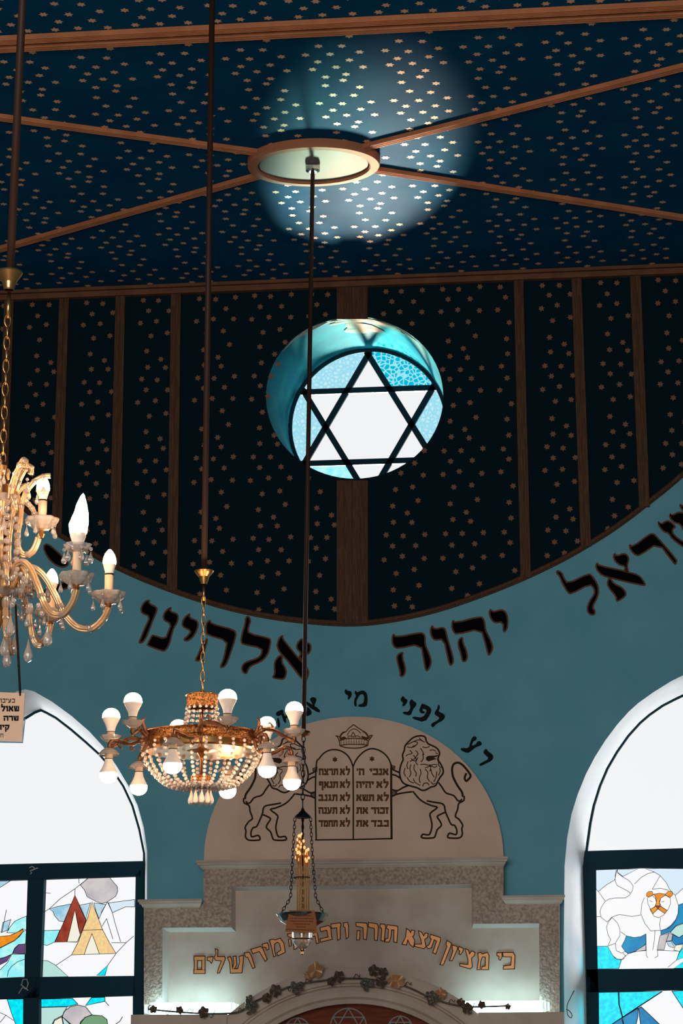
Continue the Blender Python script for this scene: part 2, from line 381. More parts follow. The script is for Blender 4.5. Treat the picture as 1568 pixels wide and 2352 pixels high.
# printed stars: a paper that repeats between the battens
edge = lambda y: 658-0.035*y
ST = [(907,328),(1085,345),(830,462),(1002,472),(1220,460),(888,578),(1115,578),(798,705),(975,687),(1200,703),(912,845),(1087,822),(867,1012),(1140,972),(1020,1097)]
TILE = [((x-edge(y))/594, (y-300)/848) for x, y in ST]
bxa, bxb = W(137, 900).x, W(265, 900).x; PX = bxb-bxa
def W2(x, z): return Vector((x, 0, z))
z_ref = W(140, 664).z; PZ = W(140, 664).z-W(140, 844).z
from bisect import bisect
ax_ = [p.x for p in arcp]
def arc_z(x):
    i = min(max(bisect(ax_, x), 1), len(ax_)-1); a, b = arcp[i-1], arcp[i]
    return a.z+(b.z-a.z)*(x-a.x)/(b.x-a.x)
OFFS = [W(137, 900).x + k*PX for k in range(-6, 3)]+[W(409, 900).x+k*PX for k in range(0, 3)]
cuts = [-9, W(137, 900).x]
def wall_stars(x0, x1, off):
    for kx in range(-12, 12):
        for kz in range(-1, 16):
            for u, v in TILE:
                x = off+(kx+u)*PX+random.uniform(-.004, .004); z = z_ref-(kz+v)*PZ+random.uniform(-.004, .004)
                if not (x0 < x < x1) or z > HC-0.05 or z < arc_z(x)+0.02: continue
                if (Vector((x, 0, z))-ROUND).length < 0.475: continue
                mb.add([(a, -0.0012, b) for a, b in hexagram(x, z, 0.0185, random.uniform(0, 1))], STF, 1)
BATT = [((10, 32, 670), (-2, 20, 1050)), ((137, 159, 660), (118, 142, 1225)), ((266, 288, 655), (250, 275, 1300)), ((393, 416, 650), (383, 407, 1355)),
        ((773, 844, 637), (773, 845, 1432)), ((1179, 1201, 619), (1195, 1219, 1326)), ((1311, 1334, 613), (1333, 1357, 1254)), ((1445, 1470, 607), (1467, 1492, 1163))]
edges = [(W((a[0]+b[0])/2, 950).x, W((a[1]+b[1])/2, 950).x) for a, b in BATT]
xs = [XL]+[e for pr in edges for e in pr]+[XR]
for k in range(len(xs)//2):
    x0, x1 = xs[2*k], xs[2*k+1]
    wall_stars(x0+0.004, x1-0.004, x0 if k else edges[0][0]-PX*9)
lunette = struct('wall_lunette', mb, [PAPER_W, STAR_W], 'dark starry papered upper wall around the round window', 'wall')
tn = 0
def trim(mb, m, label, cat='trim'):
    global tn
    tn += 1
    return struct('trim_%d' % tn, mb, m, label, cat)
names = ['narrow brown batten behind the crystal chandelier chain', 'narrow brown batten, second from the left on the starry wall', 'narrow brown batten, third from the left on the starry wall',
         'narrow brown batten just left of the brass chandelier rod', 'broad fluted brown batten above and below the round window', 'narrow brown batten nearest right of the round window',
         'narrow brown batten, second to the right of the round window', 'rightmost narrow brown batten on the starry wall']
for k, (a, b) in enumerate(BATT):
    mb = MB()
    ua0, ua1, va = a; ub0, ub1, vb = b
    def seg(v0, v1, th=0.018):
        f0 = (v0-va)/(vb-va); f1 = (v1-va)/(vb-va)
        ns = 4 if k == 4 else 2
        for j in range(ns):
            j0, j1 = j/ns+0.02, (j+1)/ns-0.02
            L0, R0 = ua0+(ub0-ua0)*f0, ua1+(ub1-ua1)*f0; L1, R1 = ua0+(ub0-ua0)*f1, ua1+(ub1-ua1)*f1
            P = [(L0+(R0-L0)*j0, v0), (L0+(R0-L0)*j1, v0), (L1+(R1-L1)*j1, v1), (L1+(R1-L1)*j0, v1)]
            flat(mb, P, -th-0.003*(j % 2), 0, th+0.003*(j % 2)-0.0015)
        P = [(ua0+(ub0-ua0)*f0, v0), (ua1+(ub1-ua1)*f0, v0), (ua1+(ub1-ua1)*f1, v1), (ua0+(ub0-ua0)*f1, v1)]
        flat(mb, P, -th*0.7, 0, th*0.7-0.0015)
    if k == 4: seg(va, 733); seg(1103, vb)
    elif k == 0: seg(va, 1130)
    else: seg(va, vb)
    trim(mb, BATTEN, names[k])
mb = MB(); mb.tube([p+Vector((0, -0.008, 0.014)) for p in arcp], 0.013, 8); mb.tube([p+Vector((0, -0.004, 0.001)) for p in arcp], 0.007, 6)
trim(mb, BATTEN, 'brown curved moulding edging the starry wall above the blue plaster')

# blue plaster wall with two arched openings
LWO = [(338, 2500), (338, 1955), (330, 1900), (316, 1850), (295, 1805), (268, 1760), (237, 1715), (205, 1680), (165, 1645), (120, 1612), (78, 1588), (58, 1583), (38, 1588),
       (-10, 1620), (-70, 1680), (-130, 1770), (-175, 1870), (-190, 1960), (-190, 2500)]
LWI = [(333, 2500), (333, 1960), (322, 1905), (306, 1850), (285, 1805), (257, 1763), (230, 1732), (200, 1705), (165, 1675), (130, 1648), (108, 1636), (95, 1630), (80, 1635),
       (40, 1660), (-15, 1710), (-70, 1780), (-115, 1870), (-130, 1965), (-130, 2500)]
RWO = [(1295, 2500), (1294, 2200), (1296, 1990), (1302, 1925), (1312, 1870), (1326, 1825), (1345, 1778), (1366, 1738), (1390, 1700), (1417, 1664), (1443, 1635), (1465, 1615), (1500, 1590), (1540, 1565), (1568, 1551),
       (1640, 1532), (1720, 1560), (1800, 1640), (1860, 1750), (1890, 1900), (1895, 1990), (1895, 2500)]
RWI = [(1352, 2500), (1346, 2200), (1340, 1990), (1347, 1940), (1354, 1890), (1362, 1850), (1376, 1805), (1393, 1765), (1415, 1727), (1441, 1690), (1468, 1660), (1490, 1641), (1520, 1620), (1545, 1607), (1568, 1596),
       (1640, 1585), (1710, 1605), (1775, 1670), (1830, 1770), (1850, 1900), (1855, 1990), (1855, 2500)]
RD = 0.5                                               # depth of the reveals
lw = [W(u, v, 0) for u, v in LWO]; rw = [W(u, v, 0) for u, v in RWO]
for q in (lw, rw):
    q[0].z = q[-1].z = 1.2
ring = [(p.x, p.z) for p in arcp]+[(XR, zr.z), (XR, 0), (XL, 0), (XL, zl.z)]
mb = MB(); vs, fs = fill2d([ring, [(p.x, p.z) for p in lw], [(p.x, p.z) for p in rw]])
mb.add([(x, 0, z) for x, z, _ in vs], fs)
wallf = struct('wall_front', mb, PLASTER, 'blue plaster front wall with black Hebrew lettering and arched windows', 'wall')
def reveal(name, A, B, m, lb):
    mb = MB(); A = [W(u, v, 0) for u, v in A]; B = [W(u, v, RD) for u, v in B]
    A[0].z = A[-1].z = B[0].z = B[-1].z = 1.2
    mb.loft(A, B, 0, False); obj(name, mb, m, wallf, lb)
    return B
lwi = reveal('window_reveal', LWO, LWI, WHITE, 'white plaster reveal of left arched window')
rwi = reveal('window_reveal', RWO, RWI, WHITE, 'white plaster reveal of right arched window')
# round window
RC = W(580+868/3.267, 700+906/3.267, RD); RR = 0.452
inner = [RC+Vector((cos(2*pi*k/72), 0, sin(2*pi*k/72)))*RR for k in range(72)]
mb = MB()
mid = [a*0.72+b*0.28 for a, b in zip(rp, inner)]
mb.loft(rp, mid, 0); mb.loft(mid, inner, 0)
rv = obj('window_reveal', mb, TEAL, lunette, 'teal painted deep round reveal')
mb = MB()                                              # bare patches where the paint has flaked at the crown
def on_reveal(k, t): 
    i = int(math.floor(k)) % 72; f = k-math.floor(k); a = rp[i].lerp(rp[(i+1) % 72], f); b = inner[i].lerp(inner[(i+1) % 72], f)
    p = a.lerp(b, t); c = ROUND.lerp(RC, t); return p+(c-p).normalized()*0.003
for (kc, tc_, rk, rt) in ((17.6, 0.32, 2.6, 0.15), (19.2, 0.10, 2.0, 0.07), (15.2, 0.08, 2.8, 0.06), (13, 0.12, 1.6, 0.06), (21.5, 0.03, 4.5, 0.03), (12.3, 0.02, 3.0, 0.02), (26, 0.015, 2.5, 0.015)):
    P = []
    for j in range(20):
        a = 2*pi*j/20; w = 1+0.18*sin(3*a+kc)+0.1*sin(5*a)
        P.append(on_reveal(kc+rk*w*cos(a), max(0.002, tc_+rt*w*sin(a))))
    cpt = on_reveal(kc, max(0.002, tc_))
    mb.add(P+[cpt], [(j, (j+1) % 20, 20) for j in range(20)])
obj('bare_patch', mb, WORN, rv, 'pale flaked patches at the top of the reveal')
# Z-height check for the window, its bars and panes
def rtri(R, rot): return [RC+Vector((cos(rot+2*pi*k/3)*R, 0, sin(rot+2*pi*k/3)*R)) for k in range(3)]
mb = MB()
mb.tube([RC+Vector((cos(2*pi*k/72)*(RR-0.004), -0.01, sin(2*pi*k/72)*(RR-0.004))) for k in range(72)], 0.014, 8, closed=True)
TR = 0.425; tilt = radians(0)
ups, dns = rtri(TR, pi/2+tilt), rtri(TR, -pi/2+tilt)
for T in (ups, dns):
    for k in range(3):
        a, b = T[k], T[(k+1) % 3]; d = (b-a).normalized(); n = Vector((-d.z, 0, d.x))*0.0165
        mb.prism([a-d*0.02+n, b+d*0.02+n, b+d*0.02-n, a-d*0.02-n], (0, 0.02, 0))
w1 = struct('window_1', mb, NAVY, 'round window with a six-pointed star of dark bars', 'window')
mb = MB()
def seg_poly(a0, a1):
    return [RC+Vector((cos(a0+(a1-a0)*k/10)*RR, 0, sin(a0+(a1-a0)*k/10)*RR)) for k in range(11)]
P6 = [RC+Vector((cos(pi/2+k*pi/3)*TR, 0, sin(pi/2+k*pi/3)*TR)) for k in range(6)]
I6 = [RC+Vector((cos(pi/2+pi/6+k*pi/3)*TR*0.577, 0, sin(pi/2+pi/6+k*pi/3)*TR*0.577)) for k in range(6)]
yo = Vector((0, 0.012, 0))
mb.add([p+yo for p in I6], [(5, 4, 3, 2, 1, 0)], 0)
for k in range(6): mb.add([P6[k]+yo, I6[k]+yo, I6[k-1]+yo], [(0, 1, 2)], 0)
for k in range(6):
    mi = {0: 2, 1: 2, 2: 3, 3: 0, 4: 2, 5: 1}[k]      # segment between point k and k+1
    A = pi/2+k*pi/3
    pts = seg_poly(A, A+pi/3)+[P6[(k+1) % 6], I6[k], P6[k]]
    mb.ngon([p+yo for p in pts], mi)
obj('glass_pane', mb, [G_WHITE, G_VCY, G_VPA, G_AQ], w1, 'clear star glass with pale aqua and cyan crackled side pieces')

# ---- stained glass windows either side
def window(name, label, inn, bars, panels, arch_bottom):
    fb = MB()
    for q in bars: flat(fb, q, RD-0.03, 0, 0.06)
    prof = [p+Vector((0, -0.005, 0)) for p in inn]
    fb.tube(prof, 0.012, 6)
    w = struct(name, fb, NAVY, label, 'window')
    ap = MB(); z0 = arch_bottom
    P = [p+Vector((0, 0.01, 0)) for p in inn if p.z > z0]
    P = [Vector((P[0].x, P[0].y, z0))]+P+[Vector((P[-1].x, P[-1].y, z0))]
    ap.ngon(P)
    obj('arch_pane', ap, G_WHITE, w, 'plain white sky pane in the arched top')
    for lb, base, pieces, lines, lw_ in panels:
        pm = MB(); mats = [G_PANE]
        flat(pm, base, RD+0.004, 0, 0.004)
        for g, poly in pieces:
            if g not in mats: mats.append(g)
            pts = [W(u, v, RD-0.002) for u, v in poly]
            pm.ngon(pts, mats.index(g))
        o = obj('stained_pane', pm, mats, w, lb)
        lm = MB(); lw_ *= 0.8
        for ln in lines: lm.ribbon([W(u, v, RD-0.006) for u, v in ln], lw_, 0, 0, False, 0.003)
        for g, poly in pieces: lm.ribbon([W(u, v, RD-0.006) for u, v in poly], lw_, 0, 0, True, 0.003)
        obj('leading', lm, LEAD, o)
    return w
L = crop(0, 1940, 4.48)
lbars = [L([(-600, 215), (1500, 168), (1500, 330), (1385, 322), (450, 352), (-600, 385)]),
         L([(285, 350), (452, 345), (412, 1365), (400, 1575), (395, 2600), (232, 2600), (240, 1580), (252, 1368)]),
         L([(-600, 1395), (250, 1366), (415, 1362), (1385, 1350), (1395, 1552), (400, 1582), (240, 1580), (-600, 1610)]),
         L([(1395, 318), (1498, 200), (1478, 800), (1460, 2600), (1360, 2600), (1366, 1552), (1378, 1348)])]
pTent = ('stained pane with red-brown and honey tents under a grey cloud', L([(448, 345), (1397, 318), (1380, 1352), (412, 1366)]), [
    (G_SKY, L([(505, 660), (600, 635), (730, 610), (700, 690), (660, 795), (605, 785), (560, 730), (545, 690)])),
    (G_SKY, L([(815, 625), (930, 600), (905, 680), (880, 772), (845, 700)])), (G_SKY, L([(965, 600), (1090, 615), (1050, 690), (1018, 762), (985, 680)])),
    (G_PALE, L([(1115, 600), (1385, 565), (1385, 640), (1290, 640), (1155, 700)])),
    (G_BR, L([(770, 520), (830, 650), (885, 775), (850, 870), (825, 925), (790, 760), (770, 670), (740, 790), (690, 1000), (565, 1003), (650, 810), (720, 640)])),
    (G_CR, L([(770, 672), (805, 850), (825, 930), (795, 1000), (690, 1000), (740, 790)])),
    (G_YE, L([(945, 590), (1000, 730), (1055, 875), (1120, 1000), (1192, 1120), (1022, 1125), (985, 1020), (945, 915), (900, 1030), (865, 1130), (735, 1135), (800, 1010), (850, 880), (905, 740)])),
    (G_CR, L([(945, 918), (985, 1020), (1022, 1125), (865, 1130), (900, 1030)])),
    (G_GY, L([(905, 342), (1128, 338), (1170, 390), (1205, 430), (1210, 480), (1190, 530), (1100, 592), (1045, 606), (1000, 590), (940, 560), (895, 535), (870, 470), (825, 415)])),
    (G_AQ, L([(432, 885), (615, 878), (590, 940), (560, 1003), (480, 1038), (428, 1022)])),
    (G_MINT, L([(420, 1190), (490, 1195), (570, 1240), (700, 1358), (413, 1364)])), (G_CY, L([(1108, 1240), (1080, 1345), (995, 1345)]))],
    [L(q) for q in ([(440, 700), (505, 662), (620, 555), (770, 455), (820, 415), (905, 345)], [(770, 455), (770, 520)], [(810, 345), (812, 400)], [(690, 1000), (795, 1003)], [(850, 880), (1055, 875)],
     [(1105, 590), (1040, 700)], [(1105, 590), (1155, 700), (1180, 800), (1240, 1000)], [(1095, 760), (1160, 970)], [(1050, 840), (1095, 762)], [(1192, 1120), (1290, 1015), (1375, 940)],
     [(1190, 1125), (1108, 1240)], [(735, 1135), (570, 1245)], [(1145, 1010), (1300, 1010)], [(450, 495), (520, 500)])], 0.0035)
pBoat = ('stained pane with an orange boat on cyan waves', L([(-600, 388), (287, 350), (255, 1366), (-600, 1392)]), [
    (G_AQ, L([(70, 905), (100, 850), (150, 790), (210, 760), (272, 735), (270, 880), (240, 868), (160, 910)])), (G_SKY, L([(30, 800), (110, 770), (80, 880), (10, 905)])),
    (G_OR, L([(-120, 960), (0, 945), (100, 935), (180, 900), (232, 865), (242, 888), (200, 945), (150, 985), (0, 1060), (-120, 1085)])),
    (G_AQ, L([(-120, 1090), (0, 1065), (150, 988), (242, 890), (270, 885), (262, 1022), (190, 1028), (150, 1065), (125, 1125), (0, 1180), (-120, 1200)])),
    (G_PU, L([(258, 1022), (190, 1030), (152, 1068), (132, 1120), (255, 1122)])), (G_PU, L([(-60, 1200), (0, 1172), (108, 1138), (70, 1200), (0, 1236), (-60, 1245)])),
    (G_AQ, L([(-120, 1320), (0, 1290), (75, 1215), (120, 1128), (256, 1126), (254, 1362), (-120, 1380)])), (G_SKY, L([(-20, 365), (125, 358), (0, 440), (-60, 470)]))],
    [L(q) for q in ([(75, 1360), (85, 1300), (120, 1250), (180, 1205), (254, 1180)], [(65, 670), (20, 905)], [(0, 440), (125, 360)])], 0.0035)
pFlow = ('stained pane with grey and green trefoil leaves below the tents', L([(400, 1590), (1370, 1558), (1365, 2500), (396, 2500)]), [
    (G_CY, L([(415, 1590), (745, 1582), (800, 1640), (700, 1665), (420, 1672)])), (G_CY, L([(940, 1575), (1078, 1570), (1078, 1612), (880, 1655)])),
    (G_MINT, L([(418, 1675), (690, 1668), (640, 1760), (560, 1800), (520, 1880), (415, 1880)])),
    (G_GY, L([(640, 1770), (660, 1715), (720, 1670), (800, 1650), (880, 1668), (945, 1750), (870, 1780), (800, 1880), (720, 1850)])),
    (G_GR, L([(805, 1890), (830, 1820), (880, 1775), (950, 1752), (1050, 1762), (1100, 1800), (1110, 1890)])),
    (G_MINT, L([(640, 1770), (720, 1840), (790, 1890), (660, 1890)])), (G_CR, L([(530, 1890), (560, 1810), (635, 1772), (655, 1890)]))],
    [L(q) for q in ([(1190, 1846), (1230, 1820), (1260, 1770)], [(1080, 1612), (1120, 1660)])], 0.0045)
pWave = ('stained pane with a bright cyan streak, lower left', L([(-600, 1620), (242, 1588), (236, 2500), (-600, 2500)]), [
    (G_CY, L([(72, 1592), (240, 1588), (236, 2200), (165, 1860), (120, 1740)]))], [L(q) for q in ([(-20, 1720), (60, 1755), (140, 1810)], [(60, 1755), (0, 1830)])], 0.0035)
w2 = window('window_2', 'left arched window with stained tent and boat panes', lwi, lbars, [pTent, pBoat, pFlow, pWave], W(150, 1981, RD).z)
mb = MB()
for ln in ([(300, 240), (330, 225), (355, 240), (340, 262), (310, 268), (325, 290), (312, 305)], [(310, 268), (350, 255), (390, 240)], [(220, 1450), (235, 1390), (275, 1385), (290, 1430), (270, 1490), (230, 1470), (190, 1535)], [(215, 1440), (290, 1500)]):
    mb.tube([W(u, v, RD-0.04) for u, v in L(ln)], 0.003, 5)
obj('wire_tie', mb, mat('grey_wire', (0.35, 0.36, 0.36, 1), 0.5), w2, 'grey wire twisted round the frame')
M = crop(1280, 1930, 5.444)
rbars = [M([(325, 135), (2900, 60), (2900, 300), (1568, 345), (1050, 338), (475, 362), (330, 362)]),
         M([(326, 340), (478, 340), (487, 900), (500, 1612), (512, 1895), (520, 3200), (385, 3200), (372, 2000), (352, 1200)]),
         M([(360, 1618), (500, 1612), (1568, 1600), (2900, 1570), (2900, 1850), (1568, 1868), (512, 1898), (370, 1900)]),
         M([(2130, 250), (2290, 250), (2300, 3200), (2150, 3200)])]
pLion = ('stained pane with a white lion with an orange face', M([(474, 355), (2140, 330), (2140, 1600), (500, 1614)]), [
    (G_PALE, M([(480, 362), (748, 362), (735, 405), (715, 495), (600, 565), (510, 640), (482, 612)])), (G_PALE, M([(752, 362), (1000, 360), (815, 452), (745, 395)])),
    (G_PALE, M([(1100, 358), (2100, 330), (2100, 400), (1568, 600), (1470, 690), (1400, 615), (1360, 530), (1280, 440), (1205, 395)])),
    (G_BL, M([(860, 1195), (960, 1216), (1040, 1205), (1104, 1170), (1105, 1300), (970, 1388), (880, 1418), (845, 1390), (800, 1325), (835, 1260)])),
    (G_CY, M([(495, 1326), (625, 1325), (690, 1440), (720, 1475), (797, 1497), (765, 1604), (500, 1610)])),
    (G_BL, M([(1515, 808), (1640, 760), (1700, 980), (1560, 1045), (1480, 1075), (1410, 1150), (1290, 1180), (1290, 1128), (1360, 1105), (1420, 1060), (1480, 985), (1510, 900)])),
    (G_GY, M([(1282, 1190), (1390, 1165), (1358, 1260), (1332, 1370), (1246, 1368), (1262, 1280)])), (G_GY, M([(972, 1388), (1100, 1298), (1104, 1375)])),
    (G_MINT, M([(1412, 1155), (1440, 1105), (1490, 1060), (1640, 1010), (1640, 1130), (1520, 1216)])), (G_GY, M([(1392, 1165), (1440, 1175), (1425, 1255), (1360, 1262)])),
    (G_BL, M([(1442, 1180), (1520, 1218), (1640, 1135), (1640, 1290), (1470, 1312), (1430, 1260)])), (G_SKY, M([(1362, 1265), (1420, 1262), (1460, 1325), (1452, 1345), (1390, 1325)])),
    (G_CR, M([(1480, 1310), (1555, 1290), (1560, 1330), (1530, 1388), (1452, 1375)])),
    (G_CY, M([(1485, 1500), (1530, 1390), (1600, 1300), (2100, 1250), (2100, 1590), (1460, 1600), (1700, 1420)])),
    (G_OR, M([(1198, 675), (1270, 662), (1350, 672), (1342, 690), (1290, 725), (1272, 770), (1282, 820), (1226, 820), (1238, 760), (1220, 700)])),
    (G_OR, M([(1112, 695), (1115, 660), (1140, 640), (1182, 640), (1196, 680), (1135, 715)])), (G_OR, M([(1346, 680), (1384, 634), (1430, 642), (1440, 680), (1402, 720)])),
    (G_OR, M([(1156, 865), (1228, 822), (1252, 855), (1190, 922)])), (G_OR, M([(1256, 856), (1284, 822), (1370, 876), (1340, 917)])), (G_BR, M([(1226, 820), (1284, 820), (1255, 857)]))],
    [M(q) for q in ([(735, 370), (720, 440), (720, 510), (745, 565), (830, 610), (880, 635), (912, 665)], [(745, 405), (810, 455), (895, 505), (945, 570), (935, 630), (900, 685), (848, 720), (720, 722), (640, 735), (590, 770), (545, 840), (530, 890), (545, 965), (620, 1022)],
     [(620, 1022), (680, 960), (770, 928), (930, 952), (1040, 935)], [(1085, 715), (1052, 800), (1042, 920), (1090, 1040), (1165, 1135), (1225, 1128), (1290, 1127)], [(1470, 690), (1512, 820), (1505, 920), (1470, 1020), (1400, 1095), (1290, 1127)],
     [(960, 548), (1050, 460), (1130, 415), (1208, 397)], [(1185, 612), (1280, 445)], [(1185, 612), (1290, 600), (1385, 625)], [(680, 965), (630, 1030), (612, 1090), (630, 1180), (665, 1240), (630, 1322)], [(680, 965), (745, 1030), (780, 1110), (780, 1190), (720, 1290), (630, 1322)],
     [(720, 1290), (735, 1380), (800, 1410), (845, 1390)], [(690, 1440), (740, 1485), (820, 1490), (848, 1440), (820, 1412)], [(790, 1145), (858, 1193)], [(1106, 1170), (1110, 1440), (1130, 1470)], [(1218, 1130), (1210, 1250), (1190, 1370)], [(1246, 1368), (1256, 1445), (1215, 1470)],
     [(765, 1604), (800, 1495), (880, 1420), (1000, 1386), (1110, 1380)], [(1246, 1376), (1525, 1386), (1485, 1500), (1380, 1588)], [(1290, 970), (1275, 1050), (1285, 1127)], [(1122, 720), (1128, 790), (1165, 870), (1205, 950), (1265, 968), (1325, 935), (1385, 860), (1412, 790), (1408, 720)],
     [(1140, 710), (1185, 690), (1225, 730), (1235, 780), (1215, 835), (1160, 860)], [(1395, 705), (1340, 690), (1290, 725), (1275, 780), (1300, 835), (1370, 876)], [(1190, 920), (1255, 858), (1340, 916)], [(510, 640), (595, 760)], [(482, 955), (540, 955)], [(1150, 755), (1185, 770)], [(1300, 772), (1335, 760)])], 0.003)
pBlue = ('stained pane of cyan and blue triangles below the lion', M([(512, 1896), (2150, 1850), (2150, 3200), (520, 3200)]), [
    (G_CY, M([(512, 1900), (758, 1896), (765, 2050), (808, 2215), (690, 2292), (516, 2400)])), (G_CY, M([(768, 1896), (1300, 1890), (1040, 2060), (815, 2210), (772, 2050)])),
    (G_BL, M([(810, 2220), (1005, 2100), (1005, 2200), (960, 2400), (850, 2400)])), (G_BL, M([(520, 2400), (800, 2225), (845, 2400)])), (G_BL, M([(1012, 2100), (1045, 2082), (1270, 2296), (1330, 2400), (1050, 2400)])), (G_CY, M([(1430, 1886), (2100, 1850), (2100, 2300), (1700, 2300)]))],
    [M(q) for q in ([(690, 2295), (1310, 1890)],)], 0.005)
w3 = window('window_3', 'right arched window with stained lion pane', rwi, rbars, [pLion, pBlue], W(1450, 1955, RD).z)
mb = MB(); mb.tube([W(u, v, -0.004) for u, v in catmull([(1318, 2275), (1308, 2295), (1302, 2310), (1303, 2330), (1311, 2338), (1313, 2331), (1307, 2322), (1300, 2318)], 5)], 0.0022, 5)
tag(obj('loose_wire', mb, LEAD), 'thin loose wire curling on the white reveal right of the ark', 'wire')

# ------------------------------------------------------------------ painted Hebrew inscription on the blue wall
A1, A2, A3, A4, A6 = crop(310, 1370, 7.127), crop(530, 1400, 7.127), crop(890, 1390, 5.407), crop(1270, 1140, 5.262), crop(0, 1000, 4.355)
A7 = crop(200, 1280, 2.904); A8 = crop(620, 1560, 2.958)
def painted(label, polys, ins=3.7, rounds=1, y=-0.0):
    mb = MB()
    for i, p in enumerate(polys):
        q = chaikin(p, rounds)
        flat(mb, q, -0.0030, 1, 0.002)
        flat(mb, inset(q, ins), -0.0045-0.0001*i, 0, 0.002)
    return obj('painted_word', mb, [BLACK, EDGE], wallf, label)
painted('black brown-edged painted Hebrew word left of middle, אלהינו', [
    A1([(245,50),(240,110),(350,160),(375,210),(330,330),(290,420),(240,560),(190,680),(140,750),(90,775),(50,760),(90,660),(160,490),(235,335),(110,285),(85,230),(95,160),(140,90),(190,55)]),
    A1([(605,170),(580,235),(690,270),(720,320),(700,430),(640,520),(605,640),(585,740),(550,830),(490,905),(430,900),(190,810),(190,780),(270,625),(310,625),(490,685),(530,580),(580,455),(470,400),(448,340),(470,260),(530,195),(570,175)]),
    A1([(905,270),(900,340),(1010,380),(1045,440),(1030,530),(980,640),(900,720),(840,740),(790,725),(800,680),(860,630),(905,565),(800,520),(755,470),(775,380),(830,310),(870,285)]),
    A7([(822,413),(830,440),(980,478),(998,505),(990,550),(970,610),(950,670),(928,722),(903,740),(880,735),(905,680),(918,620),(930,560),(800,522),(788,500),(786,455),(800,425)]),
    A7([(806,540),(803,565),(790,610),(780,645),(765,685),(738,697),(714,690),(742,635),(765,575),(785,545)]),
    A2([(300,100),(340,180),(295,300),(300,385),(630,455),(665,500),(650,600),(620,720),(560,810),(480,870),(330,930),(290,990),(270,1050),(230,1062),(180,1020),(165,960),(190,890),(260,840),(430,790),(490,730),(500,640),(190,580),(150,530),(175,380),(225,230),(225,150),(255,105)]),
    A2([(865,420),(850,460),(960,600),(1110,785),(1180,850),(1260,950),(1285,1020),(1270,1100),(1230,1190),(1150,1140),(1010,960),(880,800),(800,720),(745,620),(750,540),(790,450),(830,420)]),
    A2([(860,770),(840,850),(900,950),(925,1030),(890,1130),(850,1155),(720,1140),(665,1110),(710,1050),(700,960),(705,850),(760,770),(810,735)]),
    A2([(1165,460),(1225,530),(1290,540),(1325,590),(1310,690),(1260,745),(1200,760),(1160,850),(1100,775),(1140,715),(1070,650),(1065,590),(1100,510)])])
painted('black brown-edged painted Hebrew word right of middle, יהוה', [
    A3([(75,345),(105,390),(400,330),(450,345),(475,390),(470,480),(515,580),(550,680),(540,760),(490,830),(460,800),(440,680),(405,490),(120,550),(70,520),(45,460),(50,380)]),
    A3([(200,575),(190,650),(220,740),(230,820),(205,885),(170,895),(145,880),(150,840),(110,700),(105,630),(140,590)]),
    A3([(560,240),(580,290),(690,265),(725,295),(745,390),(780,510),(825,660),(820,720),(790,755),(760,745),(735,640),(690,430),(580,445),(540,400),(518,330),(530,270)]),
    A3([(815,175),(840,210),(1150,130),(1195,160),(1215,220),(1220,300),(1270,400),(1315,510),(1300,580),(1260,635),(1235,610),(1205,480),(1150,300),(850,375),(805,330),(785,260),(795,200)]),
    A3([(940,395),(940,460),(985,560),(1000,640),(980,700),(940,710),(915,690),(905,620),(865,500),(870,430),(905,395)]),
    A3([(1280,40),(1310,75),(1410,45),(1460,65),(1495,130),(1500,220),(1490,300),(1450,345),(1425,325),(1425,215),(1330,230),(1275,180),(1250,100),(1260,60)])])
painted('black brown-edged painted Hebrew word rising at right edge, ישראל', [
    A4([(40,885),(110,910),(135,980),(180,1045),(430,920),(480,960),(540,1050),(560,1140),(540,1230),(480,1340),(515,1380),(510,1430),(470,1445),(420,1420),(398,1360),(430,1260),(490,1180),(490,1120),(440,1070),(220,1190),(170,1170),(100,1050),(70,970),(30,930)]),
    A4([(535,795),(560,830),(830,885),(900,905),(1030,940),(1090,1000),(1130,1085),(1050,1080),(710,1000),(590,965),(530,910),(505,850),(515,810)]),
    A4([(700,990),(740,1050),(830,1090),(885,1150),(885,1210),(780,1280),(755,1260),(750,1210),(680,1130),(640,1060),(665,980)]),
    A4([(745,675),(765,715),(850,680),(900,700),(925,760),(900,840),(920,920),(850,900),(862,850),(800,840),(740,790),(715,720)]),
    A4([(925,570),(960,600),(1150,455),(1200,440),(1240,460),(1500,760),(1500,800),(1475,835),(1440,800),(1270,570),(1060,715),(1000,725),(930,660),(910,600)]),
    A4([(1275,290),(1295,330),(1370,285),(1420,295),(1495,370),(1445,400),(1460,460),(1568,540),(1700,600),(1800,520),(1850,560),(1700,700),(1568,620),(1430,520),(1390,450),(1330,435),(1275,370),(1260,320)]),
    A4([(1415,195),(1430,225),(1500,185),(1568,185),(1610,230),(1600,300),(1690,500),(1650,540),(1570,420),(1530,340),(1470,330),(1410,280),(1398,230)]),
    A4([(1530,85),(1568,110),(1640,100),(1680,180),(1740,330),(1860,540),(1800,590),(1650,300),(1568,190),(1520,120)])])
painted('black brown-edged painted Hebrew letters half hidden behind crystal chandelier', [
    A6([(20,790),(70,760),(120,830),(150,930),(80,1060),(0,1180),(-70,1210),(-60,1140),(30,1000),(60,920)]), A6([(240,690),(280,660),(370,730),(350,775)]),
    A6([(420,1110),(470,1070),(560,1140),(650,1230),(700,1290),(640,1330),(560,1310),(470,1230)]), A6([(840,1370),(860,1420),(760,1500),(600,1560),(420,1610),(360,1590),(420,1550),(600,1480),(740,1400)])])
def small(label, polys):
    mb = MB()
    for i, p in enumerate(polys): flat(mb, chaikin(A8(p), 1), -0.003-0.0001*i, 0, 0.002)
    return obj('painted_word', mb, [BLACK2], wallf, label)
